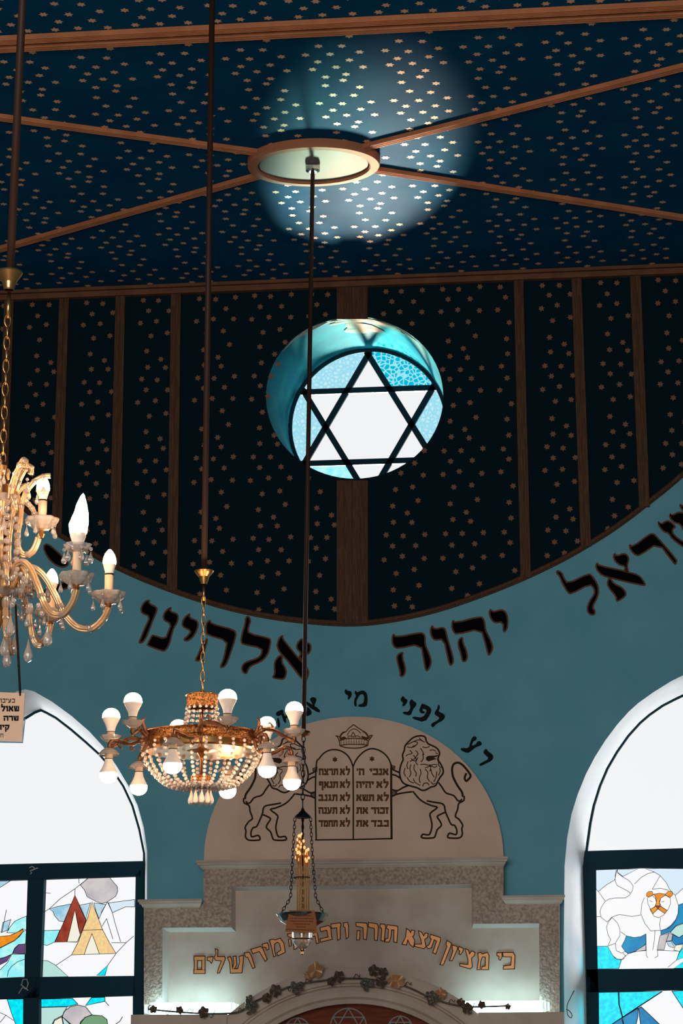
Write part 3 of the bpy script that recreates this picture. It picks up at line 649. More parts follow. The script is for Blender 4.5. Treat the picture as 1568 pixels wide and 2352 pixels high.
small('small black painted Hebrew word אתה half hidden by lamp rod', [[(245,150),(262,158),(340,205),(336,234),(250,180)], [(270,130),(290,120),(315,128),(313,152),(302,172),(306,185),(290,180),(285,162),(275,150)], [(250,185),(272,200),(287,235),(255,252),(235,245),(250,215)],
    [(115,180),(190,163),(207,180),(206,200),(120,200)], [(188,180),(207,180),(216,250),(200,264)], [(115,195),(130,200),(126,250),(110,270),(94,262),(112,240)], [(36,228),(80,205),(94,215),(86,240),(45,254)], [(74,230),(92,225),(113,290),(97,302)], [(45,265),(60,262),(69,320),(54,337)]])
small('small black painted Hebrew word מי above the crown', [[(515,65),(525,80),(550,80),(556,100),(550,120),(535,140),(525,135),(532,112),(510,100),(505,80)],
    [(580,75),(592,90),(600,85),(630,75),(650,85),(662,110),(662,150),(655,188),(600,188),(598,172),(635,165),(640,120),(630,100),(610,105),(595,130),(585,150),(590,185),(572,185),(570,140),(585,110),(572,95)]])
small('small black painted Hebrew word לפני over the right lion', [[(905,112),(915,130),(935,140),(930,160),(910,185),(895,180),(905,160),(885,145),(890,125)], [(965,135),(975,150),(995,160),(992,180),(970,205),(955,250),(900,235),(905,220),(940,222),(955,190),(945,165),(950,145)],
    [(1030,165),(1050,170),(1080,185),(1097,205),(1090,235),(1050,295),(965,268),(970,252),(1035,262),(1062,225),(1060,205),(1035,200),(1035,215),(1055,220),(1045,235),(1020,230),(1012,210),(1020,190)],
    [(1148,172),(1155,190),(1145,215),(1150,222),(1180,235),(1190,255),(1175,280),(1125,305),(1110,328),(1093,320),(1095,300),(1130,285),(1155,262),(1115,240),(1120,220),(1138,195),(1138,180)]])
small('small black painted Hebrew word דע right of the stone arch', [[(1385,385),(1405,395),(1400,415),(1380,420),(1368,455),(1400,440),(1405,425),(1420,418),(1438,430),(1435,450),(1400,460),(1370,485),(1340,505),(1290,480),(1300,465),(1350,470),(1360,425),(1370,400)],
    [(1468,468),(1480,490),(1510,510),(1518,530),(1505,555),(1470,570),(1430,592),(1415,580),(1440,565),(1490,540),(1450,505),(1448,490)]])

# ------------------------------------------------------------------ ceiling
mb = MB()
mb.add([(XL, YB, HC), (XR, YB, HC), (XR, 0.6, HC), (XL, 0.6, HC)], [(0, 1, 2, 3)], 0)
SX, SY = PX*1.10, PZ*1.10
for kx in range(-16, 17):
    for ky in range(0, 34):
        for u, v in TILE:
            x = (kx+u)*SX+random.uniform(-.006, .006); y = -(ky+v)*SY+random.uniform(-.006, .006)-0.03
            if not (XL+0.03 < x < XR-0.03) or y > -0.05 or y < -9.5: continue
            mb.add([(a, b, HC-0.0012) for a, b in hexagram(x, y, 0.0215, random.choice((0, pi/6))+random.uniform(-.12, .12))], STF, 1)
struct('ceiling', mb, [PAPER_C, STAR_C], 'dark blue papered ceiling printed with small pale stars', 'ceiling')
def rib(a, b, w, h, n, m, label):                      # fluted moulding along the ceiling from a to b
    a = Vector(a); b = Vector(b); d = (b-a).normalized(); s = Vector((-d.y, d.x, 0))
    prof = [(-w/2, 0), (-w/2, -h*0.7)]
    for k in range(n):
        c = -w/2+w*(k+0.5)/n; r = w/n/2
        prof += [(c-r*0.96, -h*0.25), (c-r*0.70, -h*0.88), (c, -h), (c+r*0.70, -h*0.88), (c+r*0.96, -h*0.25)]
    prof += [(w/2, -h*0.7), (w/2, 0)]
    mb = MB(); A = [a+s*p+Vector((0, 0, q)) for p, q in prof]; B = [b+s*p+Vector((0, 0, q)) for p, q in prof]
    mb.loft(A, B, 0, True, False); nn = len(prof); mb.add(A, [tuple(range(nn))]); mb.add(B, [tuple(reversed(range(nn)))])
    return trim(mb, m, label)
HR = HC-0.02
MC = Z(720, 384, HC-0.045)
yn0, yn1, yn2, yn3 = Z(800, 50, HR).y, Z(800, 63, HR).y, Z(800, 72, HR).y, Z(800, 84, HR).y
rib((XL, (yn0+yn1)/2, HC), (XR, (yn0+yn1)/2, HC), abs(yn1-yn0), 0.022, 4, MOULD, 'copper-brown double ceiling moulding at the top, nearer strip')
rib((XL, (yn2+yn3)/2, HC), (XR, (yn2+yn3)/2, HC), abs(yn3-yn2), 0.018, 3, MOULD, 'copper-brown double ceiling moulding at the top, farther strip')
c0 = Vector((MC.x, MC.y, HC))
for (u, v, lb) in ((1568, 160, 'copper-brown ceiling rib running right and up from the medallion'), (0, 275, 'copper-brown ceiling rib running left and up from the medallion'),
                   (0, 577, 'copper-brown ceiling rib running left and down from the medallion'), (1568, 505, 'copper-brown ceiling rib running right and down from the medallion')):
    p = Z(u, v, HR); p.z = HC; d = (p-c0).normalized()
    te = min(((XR if d.x > 0 else XL)-c0.x)/d.x, ((-0.04 if d.y > 0 else yn3)-c0.y)/d.y)
    rib(c0+d*0.2, c0+d*te, 0.050, 0.020, 3, MOULD, lb)
mb = MB(); mb.box((XL, -0.035, HC-0.055), (XR, -0.001, HC-0.038)); mb.box((XL, -0.028, HC-0.036), (XR, -0.001, HC-0.022)); mb.box((XL, -0.045, HC-0.020), (XR, -0.001, HC-0.002))
trim(mb, MOULD_D, 'thin brown cornice where the starry wall meets the ceiling')
# medallion
rx = (Z(875, 384, HC-0.045).x-Z(567, 384, HC-0.045).x)/2*1.0
ry = abs(Z(720, 338, HC-0.045).y-Z(720, 430, HC-0.045).y)/2
def ell(k, z): return [Vector((MC.x+rx*k*cos(2*pi*i/64), MC.y+ry*k*sin(2*pi*i/64), z)) for i in range(64)]
med = thing('ceiling_medallion', (MC.x, MC.y, HC), 'oval salmon-rimmed pale medallion in the middle of the starry ceiling', 'medallion')
mb = MB()
rows = [ell(1.0, HC-0.001), ell(1.0, HC-0.035), ell(0.985, HC-0.045), ell(0.86, HC-0.047), ell(0.84, HC-0.040), ell(0.84, HC-0.020)]
for a, b in zip(rows, rows[1:]): mb.loft(a, b, 0, True, False)
obj('rim', mb, RINGP, med)
mb = MB(); mb.loft(ell(0.84, HC-0.028), ell(0.815, HC-0.028), 0); obj('painted_gap_shade', mb, GOLDE, med)  # dark strip paints in the shade between rim and disc
mb = MB(); e = ell(0.82, HC-0.034); mb.add(e, [tuple(range(64))]); mb.loft(e, ell(0.82, HC-0.01)); obj('disc', mb, DISC, med)

# ------------------------------------------------------------------ the ark: stepped stone surround
ark = thing('stone_ark', (0, -0.1, 0), 'stepped beige stone ark surround with lion tympanum and gold Hebrew inscription', 'ark')
yT, yF, yP = -0.05, -0.11, -0.05
tc_ = (812, 1976)
TY = [(tc_[0]-344*cos(pi*k/40), tc_[1]-330*sin(pi*k/40)+(-4 if k > 20 else 0)*abs(cos(pi*k/40))) for k in range(41)]
mb = MB(); flat(mb, TY+[(1156, 1985), (468, 1990)], yT, 0, 0.048)
tym = obj('tympanum', mb, STONE, ark, 'half-round stone slab with engraved lions and tablets')
J = crop(890, 1670, 7.467)
lion = dict(mane=[(660,240),(640,170),(560,150),(450,175),(370,240),(300,320),(285,400),(255,480),(265,560),(230,640),(205,760),(215,860),(250,940),(310,985),(390,1010),(500,1040),(590,1085),(660,1075),(740,1030),(820,1005),(860,930),(900,860),(950,790),(945,710),(900,620),(860,570)],
    face=[(660,240),(700,290),(790,330),(860,380),(890,450),(870,510),(860,570)], back=[(870,950),(930,1030),(1000,1130),(1130,1175),(1200,1260),(1250,1265),(1270,1230)],
    tail=[(1290,1200),(1270,1110),(1200,1010),(1120,850),(1105,720),(1130,640),(1200,610),(1270,640),(1340,710),(1400,790),(1420,850),(1350,925),(1320,870),(1350,790)],
    hind=[(1310,1180),(1305,1260),(1220,1310),(1200,1410),(1160,1530),(1220,1580),(1285,1680),(1270,1750),(1280,1840),(1230,1900),(1100,1905),(1030,1890),(1060,1820),(1170,1845),(1185,1770),(1150,1690),(1090,1670),(1040,1570),(990,1450),(970,1350),(920,1310),(800,1290),(670,1265)],
    fore=[(430,1100),(540,1230),(640,1300),(760,1350),(850,1380),(730,1480),(740,1570),(760,1690),(730,1820),(690,1850),(600,1840),(590,1900),(780,1900),(820,1850),(850,1760),(920,1690),(900,1620),(850,1540),(900,1500),(980,1465)],
    arm1=[(60,640),(70,700),(110,740),(200,780)], arm2=[(80,815),(140,830),(220,880)], arm3=[(75,1075),(170,1090),(260,1040),(360,1000)], arm4=[(75,1190),(150,1155),(260,1130),(420,1110)])
thin = [[(600,340),(640,350),(680,350),(720,330)],[(560,360),(600,420),(620,480)],[(720,400),(780,390),(830,420)],[(820,440),(860,460)],[(450,250),(510,260),(490,310),(420,330)],[(340,300),(420,260),(520,220),(600,230)],[(330,340),(420,350),(480,320)],
    [(540,180),(580,230),(640,260)],[(480,400),(520,460),(480,520),(500,580)],[(380,400),(420,450),(350,470),(310,500)],[(440,480),(470,530),(420,570),(380,590)],[(600,460),(610,540),(570,600)],[(350,590),(330,660),(350,720)],[(400,640),(380,720),(400,790),(370,860)],
    [(460,640),(450,720),(490,790),(480,850)],[(560,640),(640,640),(720,660),(790,640),(850,650)],[(640,700),(740,670),(800,690),(850,670)],[(560,720),(570,800),(540,880),(560,960)],[(640,720),(690,780),(680,860),(720,940)],[(740,720),(760,800),(800,860)],[(840,760),(830,860),(790,940)],
    [(890,700),(900,760),(870,830)],[(300,700),(280,780),(310,850)],[(330,860),(380,930),(450,960)],[(440,880),(470,950),(560,1000)],[(600,1020),(620,970),(680,960),(710,1000)],[(740,940),(780,980),(820,960)],[(520,520),(480,600),(520,650)],[(720,640),(740,700),(720,760)],[(880,560),(870,650),(920,700)],[(400,540),(450,580),(500,560)]]
mouth = [(655,520),(700,492),(800,490),(865,478),(850,505),(790,525),(850,545),(780,562),(700,590),(660,565)]
for mir in (0, 1):
    X = (lambda P: [((1625-u) if mir else u, v+(5 if mir else 0)) for u, v in J(P)])
    mb = MB()
    for k, P in lion.items():
        w = 0.0115 if k in ('tail',) else 0.0088
        mb.ribbon([W(p[0], p[1], yT) for p in catmull([Vector((a, b, 0)) for a, b in X(P)], 3)], w, -0.0012)
    for P in thin: mb.ribbon([W(p[0], p[1], yT) for p in catmull([Vector((a, b, 0)) for a, b in X(P)], 3)], 0.0048, -0.001)
    flat(mb, X(mouth), yT-0.0014, 0, 0.001)
    for (cx, cy) in ((75, 690), (110, 1130)):
        for dy in (-28, -8, 12, 32): mb.ribbon([W(u, v, yT) for u, v in X([(cx-30, cy+dy+6), (cx+10, cy+dy), (cx+55, cy+dy*0.6)])], 0.004, -0.0011)
    obj('lion_engraving', mb, ENGR, tym, 'engraved rampant lion, '+('left' if mir else 'right')+' of the tablets')
K = crop(710, 1650, 7.467)
mb = MB()
for P in ([(120,2085),(105,1400),(120,800),(170,690),(260,590),(380,540),(520,550),(640,620),(710,720),(750,830)], [(750,830),(800,720),(880,620),(980,545),(1090,520),(1220,560),(1330,650),(1390,760),(1405,850)]):
    mb.ribbon([W(p[0], p[1], yT) for p in catmull([Vector((a, b, 0)) for a, b in K(P)], 4)], 0.0080, -0.001)
for P in ([(750,825),(756,1400),(755,2075)], [(1405,845),(1405,1400),(1412,2075)], [(98,2085),(760,2078),(1420,2062)]): mb.ribbon([W(u, v, yT) for u, v in K(P)], 0.0075 if P[0][0] != 1405 else 0.011, -0.0013)
obj('tablet_engraving', mb, ENGR, tym, 'engraved outline of two round-topped tablets')
mb = MB()
GLY = {  # block Hebrew letters on a 10-unit body, y down
 'ה': (9, [[(0,0),(9,0),(9,10),(6.8,10),(6.8,2.6),(0,2.6)], [(0.6,4.2),(2.8,4.2),(2.8,10),(0.6,10)]]), 'ח': (9, [[(0,0),(9,0),(9,10),(6.8,10),(6.8,2.6),(2.8,2.6),(2.8,10),(.6,10),(.6,2.6),(0,2.6)]]),
 'ת': (9, [[(0.5,0),(9,0),(9,10),(6.8,10),(6.8,2.6),(3.6,2.6),(3.4,8),(2.4,10),(0,10),(0,8),(1.2,7.6),(1.4,2.6),(.5,2.6)]]),
 'א': (9, [[(0.5,0),(3,0),(9,8),(9,10),(6.8,10),(0.5,2.4)], [(6.2,0),(8.6,0),(8.6,3),(7,5),(5.6,4.2),(6.6,2.8)], [(2,3.8),(3.4,5.2),(2.8,7.4),(2.8,10),(0,10),(0.6,6.6)]]),
 'ל': (8, [[(1,-4),(3,-4),(2.8,-1),(2.8,0),(8,0),(8,4),(5,10),(2.6,10),(5.4,4),(5.4,2.6),(0.6,2.6),(0.6,-1.5)]]), 'י': (4, [[(0,0),(4,0),(4,3),(2.6,5),(1.6,5),(2,2.6),(0,2.6)]]),
 'ו': (4.2, [[(0,0),(4.2,0),(4.2,10),(2,10),(2,2.6),(0,2.6)]]), 'ז': (5, [[(0,0),(5,0),(5,2.6),(3.6,2.6),(3.6,10),(1.6,10),(1.6,2.6),(0,2.6)]]), 'נ': (5, [[(1,0),(5,0),(5,10),(0,10),(0,7.6),(3,7.6),(3,2.6),(1,2.6)]]),
 'כ': (8, [[(0.5,0),(8,0),(8,10),(0,10),(0,7.6),(5.8,7.6),(5.8,2.6),(.5,2.6)]]), 'ב': (9, [[(0.5,0),(7.4,0),(7.4,7.6),(9,7.6),(9,10),(0,10),(0,7.6),(5.2,7.6),(5.2,2.6),(.5,2.6)]]),
 'ד': (9, [[(0,0),(9,0),(9,2.6),(7.6,2.6),(7.6,10),(5.4,10),(5.4,2.6),(0,2.6)]]), 'ר': (7.6, [[(0,0),(7.6,0),(7.6,10),(5.4,10),(5.4,2.6),(0,2.6)]]),
 'ש': (9.6, [[(0,0),(2.4,0),(3.2,7.6),(7.4,7.6),(7.4,0),(9.6,0),(9.4,10),(1.6,10)], [(3.9,0),(6,0),(6,2.5),(4.6,7.8),(3.2,7.8),(4.2,2.5)]]), 'ג': (6.2, [[(1,0),(5,0),(5,5.5),(6.2,10),(4,10),(3.2,7.4),(2,10),(0,10),(2.8,5.5),(2.8,2.6),(1,2.6)]]),
 'צ': (8.8, [[(0.5,0),(3,0),(5.4,4.2),(6.2,2.6),(6,0),(8.6,0),(8.2,3.4),(6.6,5.6),(8.8,9),(8.8,10),(0,10),(0,7.6),(4.6,7.6),(.5,2.4)]]),
 'מ': (9, [[(0,0),(2,0),(2.8,1.6),(4.5,0),(7.6,0),(9,2),(9,10),(3.8,10),(3.8,7.6),(6.8,7.6),(6.8,2.6),(4.6,2.6),(2.8,6),(2.6,10),(.6,10),(1,4.5)]]),
 'ע': (8.6, [[(0.5,0),(2.8,0),(4.6,7.2),(6,3),(6,0),(8.6,0),(8.2,4),(6,9.4),(0,10.6),(0,8.4),(2.6,8)]]), 'ף': (7.6, [[(0,0),(7.6,0),(7.6,14),(5.4,14),(5.4,2.6),(2.2,2.6),(2.2,4),(4,4),(4,6),(0,6)]]),
 'ק': (8.4, [[(0,0),(8.4,0),(8.4,4),(6,10),(3.6,10),(6,4.4),(6,2.6),(0,2.6)], [(.6,4.4),(2.8,4.4),(2.8,14),(.6,14)]]), "'": (2, [[(0,0),(2,0),(1.2,3),(0,3)]])}
def put_text(mb, s, box, y, edge=0.0, thin=0.0, m0=0, m1=1):       # right-to-left block lettering fitted to a survey box
    u0, v0, u1, v1 = box; adv = sum(GLY[c][0] for c in s)+1.3*(len(s)-1); x = adv
    for k, c in enumerate(s):
        x -= GLY[c][0]
        for P in GLY[c][1]:
            Q = [(u0+(x+a)/adv*(u1-u0), v0+b/10*(v1-v0)) for a, b in P]
            if edge: flat(mb, inset(Q, -edge), y, m1, 0.0006)
            flat(mb, inset(Q, thin) if thin else Q, y-0.0009, m0, 0.0008)
        x -= 1.3
ROWS = [(905, 970), (1125, 1190), (1350, 1415), (1570, 1635), (1790, 1855)]
def kbox(x0, x1, r, up=0, dn=0):
    (a, b), (c, d) = K([(x0, ROWS[r][1]-108-up), (x1, ROWS[r][1]+dn)]); return (a, b, c, d)
TX = [(1035,1355,0,'אנכי'),(815,940,0,"ה'"),(1150,1355,1,'לא'),(805,1105,1,'יהיה'),(1160,1360,2,'לא'),(805,1108,2,'תשא'),(1062,1358,3,'זכור'),(808,1005,3,'את'),(1062,1360,4,'כבד'),(805,1010,4,'את'),
      (165,492,0,'תרצח'),(168,490,1,'תנאף'),(160,480,2,'תגנב'),(160,478,3,'תענה'),(162,485,4,'תחמד')]+[(525,697,r,'לא') for r in range(5)]
for x0, x1, r, st in TX:
    mb = MB(); put_text(mb, st, kbox(x0, x1, r), yT-0.0012, 0.45, 0.55); obj('tablet_word', mb, [ENGR3, ENGR], tym)
mb = MB()
for cx, cy in ((440, 705), (1075, 695)): 
    mb = MB(); flat(mb, K(hexagram(cx, cy, 52)), yT-0.0013, 0, 0.001); obj('tablet_star', mb, ENGR2, tym)
mb = MB()
for P, w in (([(525,470),(620,450),(770,445),(920,450),(1005,465)],3),([(525,470),(620,500),(770,512),(900,500),(1005,465)],3.4),([(525,470),(515,390),(490,330),(460,300),(540,325)],3),([(1005,465),(1015,390),(1080,295),(1010,310),(985,345)],3.2),
    ([(620,240),(680,170),(720,140),(760,110),(800,140),(840,165),(910,210)],3),([(650,300),(690,220),(770,180),(840,215),(885,260)],2.4),([(520,385),(620,352),(770,340),(920,352),(1012,385)],3),([(720,310),(750,240),(790,310)],2.6),([(655,330),(690,300),(720,310),(790,310),(830,300),(880,330)],2.4)):
    mb.ribbon([W(p[0], p[1], yT) for p in catmull([Vector((a, b, 0)) for a, b in K(P)], 4)], w*0.0018, -0.001)
for P in ([(515,345),(520,290),(560,235),(620,215),(615,245),(570,265),(545,310),(540,350)],[(910,200),(970,230),(1010,275),(1005,320),(985,300),(960,260),(905,225)],[(560,320),(610,310),(635,335),(600,350),(530,375),(520,345)],[(895,300),(940,310),(1000,330),(1060,300),(1010,370),(930,345),(890,330)]):
    flat(mb, chaikin(K(P), 1), yT-0.0012, 0, 0.001)
for r_, (xa, xb, yy) in enumerate(((545, 990, 385), (545, 985, 415), (550, 980, 440))):
    for k in range(11):
        x = xa+(xb-xa)*k/10; c = yy-22*(1-((k-5)/5)**2)
        flat(mb, K([(x-8, c-7), (x+8, c-7), (x+8, c+7), (x-8, c+7)]), yT-0.0011, 0, 0.0008)
obj('crown_engraving', mb, ENGR2, tym, 'engraved royal crown above the tablets')

FO = [(330, 2700), (330, 2078), (467, 2076), (467, 1990), (1156, 1980), (1156, 2068), (1284, 2066), (1286, 2700)]
HO = [(371, 2700), (373, 2131), (531, 2130), (532, 2037), (1085, 2031), (1086, 2122), (1238, 2121), (1240, 2700)]
HI = [(384, 2700), (388, 2141), (541, 2140), (541, 2046), (1083, 2040), (1084, 2132), (1237, 2131), (1238, 2700)]
mb = MB(); fo = [W(u, v, yF) for u, v in FO]; ho = [W(u, v, yF) for u, v in HO]; hi = [W(u, v, yP) for u, v in HI]
for q in (fo, ho, hi): q[0].z = q[-1].z = 1.3
pts = fo+ho[::-1]; mb.ngon(pts)
mb.loft(fo, [p+Vector((0, 0.108, 0)) for p in fo], 0, False, False)
obj('stepped_frame', mb, ROUGH, ark, 'stepped border of rough hammered stone')
mb = MB(); mb.loft(ho, hi, 0, False, False); obj('chamfer', mb, STONE_T, ark, 'smooth pale chamfer inside the rough border')
mb = MB(); mb.prism(hi, (0, 0.04, 0)); pan = obj('inscription_panel', mb, STONE2, ark, 'smooth pale stone panel with gold lettering')
def cornice(a, b, lb):
    mb = MB(); (u0, v0), (u1, v1) = a, b
    pr = [(0, -0.100, 14), (12, -0.125, 14), (12, -0.125, 9), (0, -0.165, 8), (0, -0.165, 5), (0, -0.180, 4), (0, -0.180, 0)]
    P0 = W(u0, v0, -0.18); P1 = W(u1, v1, -0.18)
    prof = [(-0.001, 0), (-0.180, 0), (-0.180, -0.011), (-0.165, -0.014), (-0.165, -0.022), (-0.145, -0.024), (-0.135, -0.034), (-0.122, -0.036), (-0.122, -0.040), (-0.001, -0.040)]
    A = [Vector((P0.x+(-(0.18+y)*0.6 if u0 > 1000 and 0 else (0.18+y)*0.35), y, P0.z+z)) for y, z in prof]; B = [Vector((P1.x-(0.18+y)*0.35, y, P1.z+z)) for y, z in prof]
    mb.loft(A, B, 0, True, False); mb.add(A, [tuple(range(10))]); mb.add(B, [tuple(range(9, -1, -1))])
    obj('cornice', mb, STONE2, ark, lb)
cornice((450, 1976), (1166, 1967), 'upper stone cornice under the tympanum')
cornice((316, 2066), (464, 2064), 'short stone cornice over the left step')
cornice((1150, 2057), (1297, 2055), 'short stone cornice over the right step')
GC, GH = crop(300, 1950, 3.015), crop(780, 1950, 2.904)
words = [('gold Hebrew word כי at the right end', [GH(p) for p in ([(1048,692),(1082,692),(1082,720),(1070,742),(1060,735),(1062,715),(1048,712)], [(1085,690),(1155,690),(1168,710),(1165,800),(1090,802),(1092,780),(1140,775),(1145,720),(1090,718)])]),
 ('gold Hebrew word מציון', [GH(p) for p in ([(715,610),(745,630),(740,650),(690,775),(668,772),(715,650),(708,635)], [(750,640),(782,650),(785,665),(750,745),(732,745),(755,680),(750,665)], [(795,650),(825,665),(820,685),(805,705),(795,700),(800,680),(790,670)],
   [(835,665),(858,675),(865,700),(880,680),(902,690),(898,710),(878,730),(885,785),(870,800),(800,780),(800,765),(855,770),(855,740),(845,700)], [(920,695),(940,690),(950,700),(985,690),(995,710),(992,805),(945,805),(948,785),(970,780),(970,720),(950,720),(940,750),(935,805),(915,805),(925,740)])]),
 ('gold Hebrew word תצא', [GH(p) for p in ([(445,530),(465,545),(500,610),(492,655),(470,640),(440,580)], [(480,540),(500,545),(495,575),(480,590),(465,570)], [(445,575),(455,600),(445,640),(415,635),(430,605)],
   [(525,545),(545,555),(560,580),(570,560),(590,565),(585,590),(565,605),(575,650),(560,665),(500,650),(498,635),(545,635),(540,600),(530,575)], [(605,570),(670,590),(672,610),(640,700),(620,692),(645,615),(630,605),(610,660),(590,665),(575,650),(595,640),(610,600),(600,590)])]),
 ('gold Hebrew word תורה', [GH(p) for p in ([(108,490),(180,495),(185,520),(178,605),(158,600),(155,525),(110,515)], [(115,545),(135,545),(132,605),(112,608)], [(190,490),(250,500),(258,520),(250,610),(232,608),(230,530),(192,520)], [(270,500),(300,502),(305,520),(297,615),(275,610),(280,530),(268,525)],
   [(315,505),(385,515),(388,535),(380,625),(360,620),(362,540),(345,540),(340,590),(330,620),(300,620),(305,600),(322,595),(325,535),(312,530)])]),
 ('gold Hebrew word ודבר partly behind the lamp plaque', [GC(p) for p in ([(1310,545),(1370,530),(1385,545),(1390,600),(1395,625),(1315,645),(1310,622),(1366,610),(1358,562),(1315,572)], [(1385,520),(1450,512),(1456,530),(1450,540),(1450,625),(1432,632),(1426,545),(1390,550)], [(1472,512),(1500,508),(1508,530),(1508,610),(1492,622),(1485,545),(1475,540)], [(1240,590),(1290,575),(1304,650),(1286,656),(1275,602),(1245,612)])]),
 ('gold Hebrew letter ה behind the lamp plaque', [GC(p) for p in ([(1085,590),(1150,575),(1162,600),(1150,690),(1130,696),(1126,615),(1090,608)], [(1092,625),(1108,622),(1112,670),(1098,675)])]),
 ('gold Hebrew word מירושלים at the left end', [GC(p) for p in ([(438,742),(515,742),(515,772),(438,772)], [(437,835),(515,835),(515,863),(437,863)], [(440,768),(462,768),(460,838),(440,838)], [(492,768),(515,768),(515,838),(492,838)], [(530,750),(570,745),(568,775),(558,792),(545,775),(530,772)],
   [(585,692),(605,700),(602,725),(600,745),(650,745),(655,760),(640,800),(615,858),(600,860),(605,835),(628,775),(585,770),(578,750),(590,725)], [(670,750),(690,745),(700,770),(705,830),(740,830),(755,780),(750,745),(780,735),(778,790),(770,858),(690,860),(685,790)], [(708,745),(730,742),(730,770),(735,800),(715,835),(703,832),(715,790)],
   [(785,720),(820,715),(835,740),(860,820),(845,828),(810,750),(795,748)], [(832,695),(900,675),(915,690),(945,765),(930,778),(890,710),(845,725)], [(910,660),(945,650),(955,670),(955,695),(940,700),(935,680),(915,680)],
   [(960,630),(985,625),(1000,630),(1035,618),(1060,650),(1070,715),(1045,728),(1018,740),(1012,720),(1040,700),(1030,655),(1015,645),(995,660),(995,700),(1005,740),(990,748),(975,680)])])]
for lb, polys in words:
    mb = MB()
    for i, p in enumerate(polys):
        flat(mb, inset(p, -1.0), yP-0.0016, 1, 0.001)
        flat(mb, inset(p, 0.9), yP-0.0075-0.0001*i, 0, 0.006)
    obj('gold_lettering', mb, [GOLD, GOLDE], pan, lb)
# lower body and arch
mb = MB()
zl_ = W(430, 2331, -0.16).z
mb.box((W(306, 2331, -0.16).x, -0.22, 0.0), (W(525, 2331, -0.16).x, -0.02, zl_)); obj('base_block', mb, STONE2, ark, 'stone side block under the left tube light'); mb = MB(); mb.box((W(1100, 2327, -0.16).x, -0.22, 0.0), (W(1295, 2327, -0.16).x, -0.02, W(1160, 2326, -0.16).z))
obj('base_block', mb, STONE2, ark, 'stone side block under the right tube light')
def arcpts(cx, cy, R, y, n=48, a0=0.0, a1=pi): return [W(cx+R*cos(a1+(a0-a1)*k/n), cy-R*sin(a1+(a0-a1)*k/n), y) for k in range(n+1)]
mb = MB(); ac = (812, 2655)
rows = [(434, -0.06), (434, -0.195), (428, -0.20), (398, -0.20), (394, -0.185), (392, -0.185), (388, -0.205), (378, -0.215), (366, -0.21), (360, -0.195), (350, -0.185), (348, -0.06)]
R_ = [arcpts(ac[0], ac[1], R, y) for R, y in rows]
for a, b in zip(R_, R_[1:]): mb.loft(a, b, 0, False, False)
obj('arch_moulding', mb, STONE2, ark, 'moulded stone arch over the ark doors')
mb = MB(); q = arcpts(ac[0], ac[1], 352, -0.09)+[W(1164, 2950, -0.09), W(460, 2950, -0.09)]; mb.prism(q, (0, 0.03, 0))
wp = obj('wood_panel', mb, WOODD, ark, 'red-brown wooden panel inside the arch')
for cx, cy, r in ((800, 2357, 41), (683, 2366, 28), (919, 2362, 28)):
    mb = MB(); mb.ribbon([W(cx+r*cos(2*pi*k/40), cy+r*sin(2*pi*k/40), -0.09) for k in range(40)], 0.006, -0.002, 0, True)
    for rot in (pi/2, -pi/2): mb.ribbon([W(cx+r*cos(rot+2*pi*k/3), cy-r*sin(rot+2*pi*k/3), -0.09) for k in range(3)], 0.006, -0.0024-0.0003*(rot > 0), 0, True)
    obj('star_ornament', mb, PANELL, wp, 'pale circled star line')

# tube lights on the ledges
def tube_light(u0, u1, vt, vb, label, lcap, rcap):
    y0 = -0.155; a = W(u0, vt, y0); b = W(u1, vb, y0); zc = (a.z+b.z)/2; r = (a.z-b.z)/2
    t = thing('tube_light', ((a.x+b.x)/2, y0, b.z), label, 'light', 'tube lights on the ark ledges')
    m1 = MB(); m1.tube([(a.x, y0, zc), (b.x, y0, zc)], r*0.97, 16); obj('tube', m1, TUBEG, t)
    for x, s in ((a.x, -1), (b.x, 1)):
        m2 = MB(); m2.tube([(x, y0, zc), (x+s*0.012, y0, zc), (x+s*0.013, y0, zc), (x+s*0.035, y0, zc)], [r, r, r*0.8, r*0.7], 12); obj('end_cap', m2, CUPG, t)
    m3 = MB(); m3.box((a.x, y0+r*0.99, zc-r*0.4), (b.x, y0+r*0.99+0.006, zc+r*0.4)); obj('back_plate', m3, PLATEW, t)
tube_light(349, 532, 2303, 2331, 'glowing white tube light on the left ledge of the ark', 1, 0)
tube_light(1058, 1246, 2299, 2326, 'glowing white tube light on the right ledge of the ark', 0, 1)

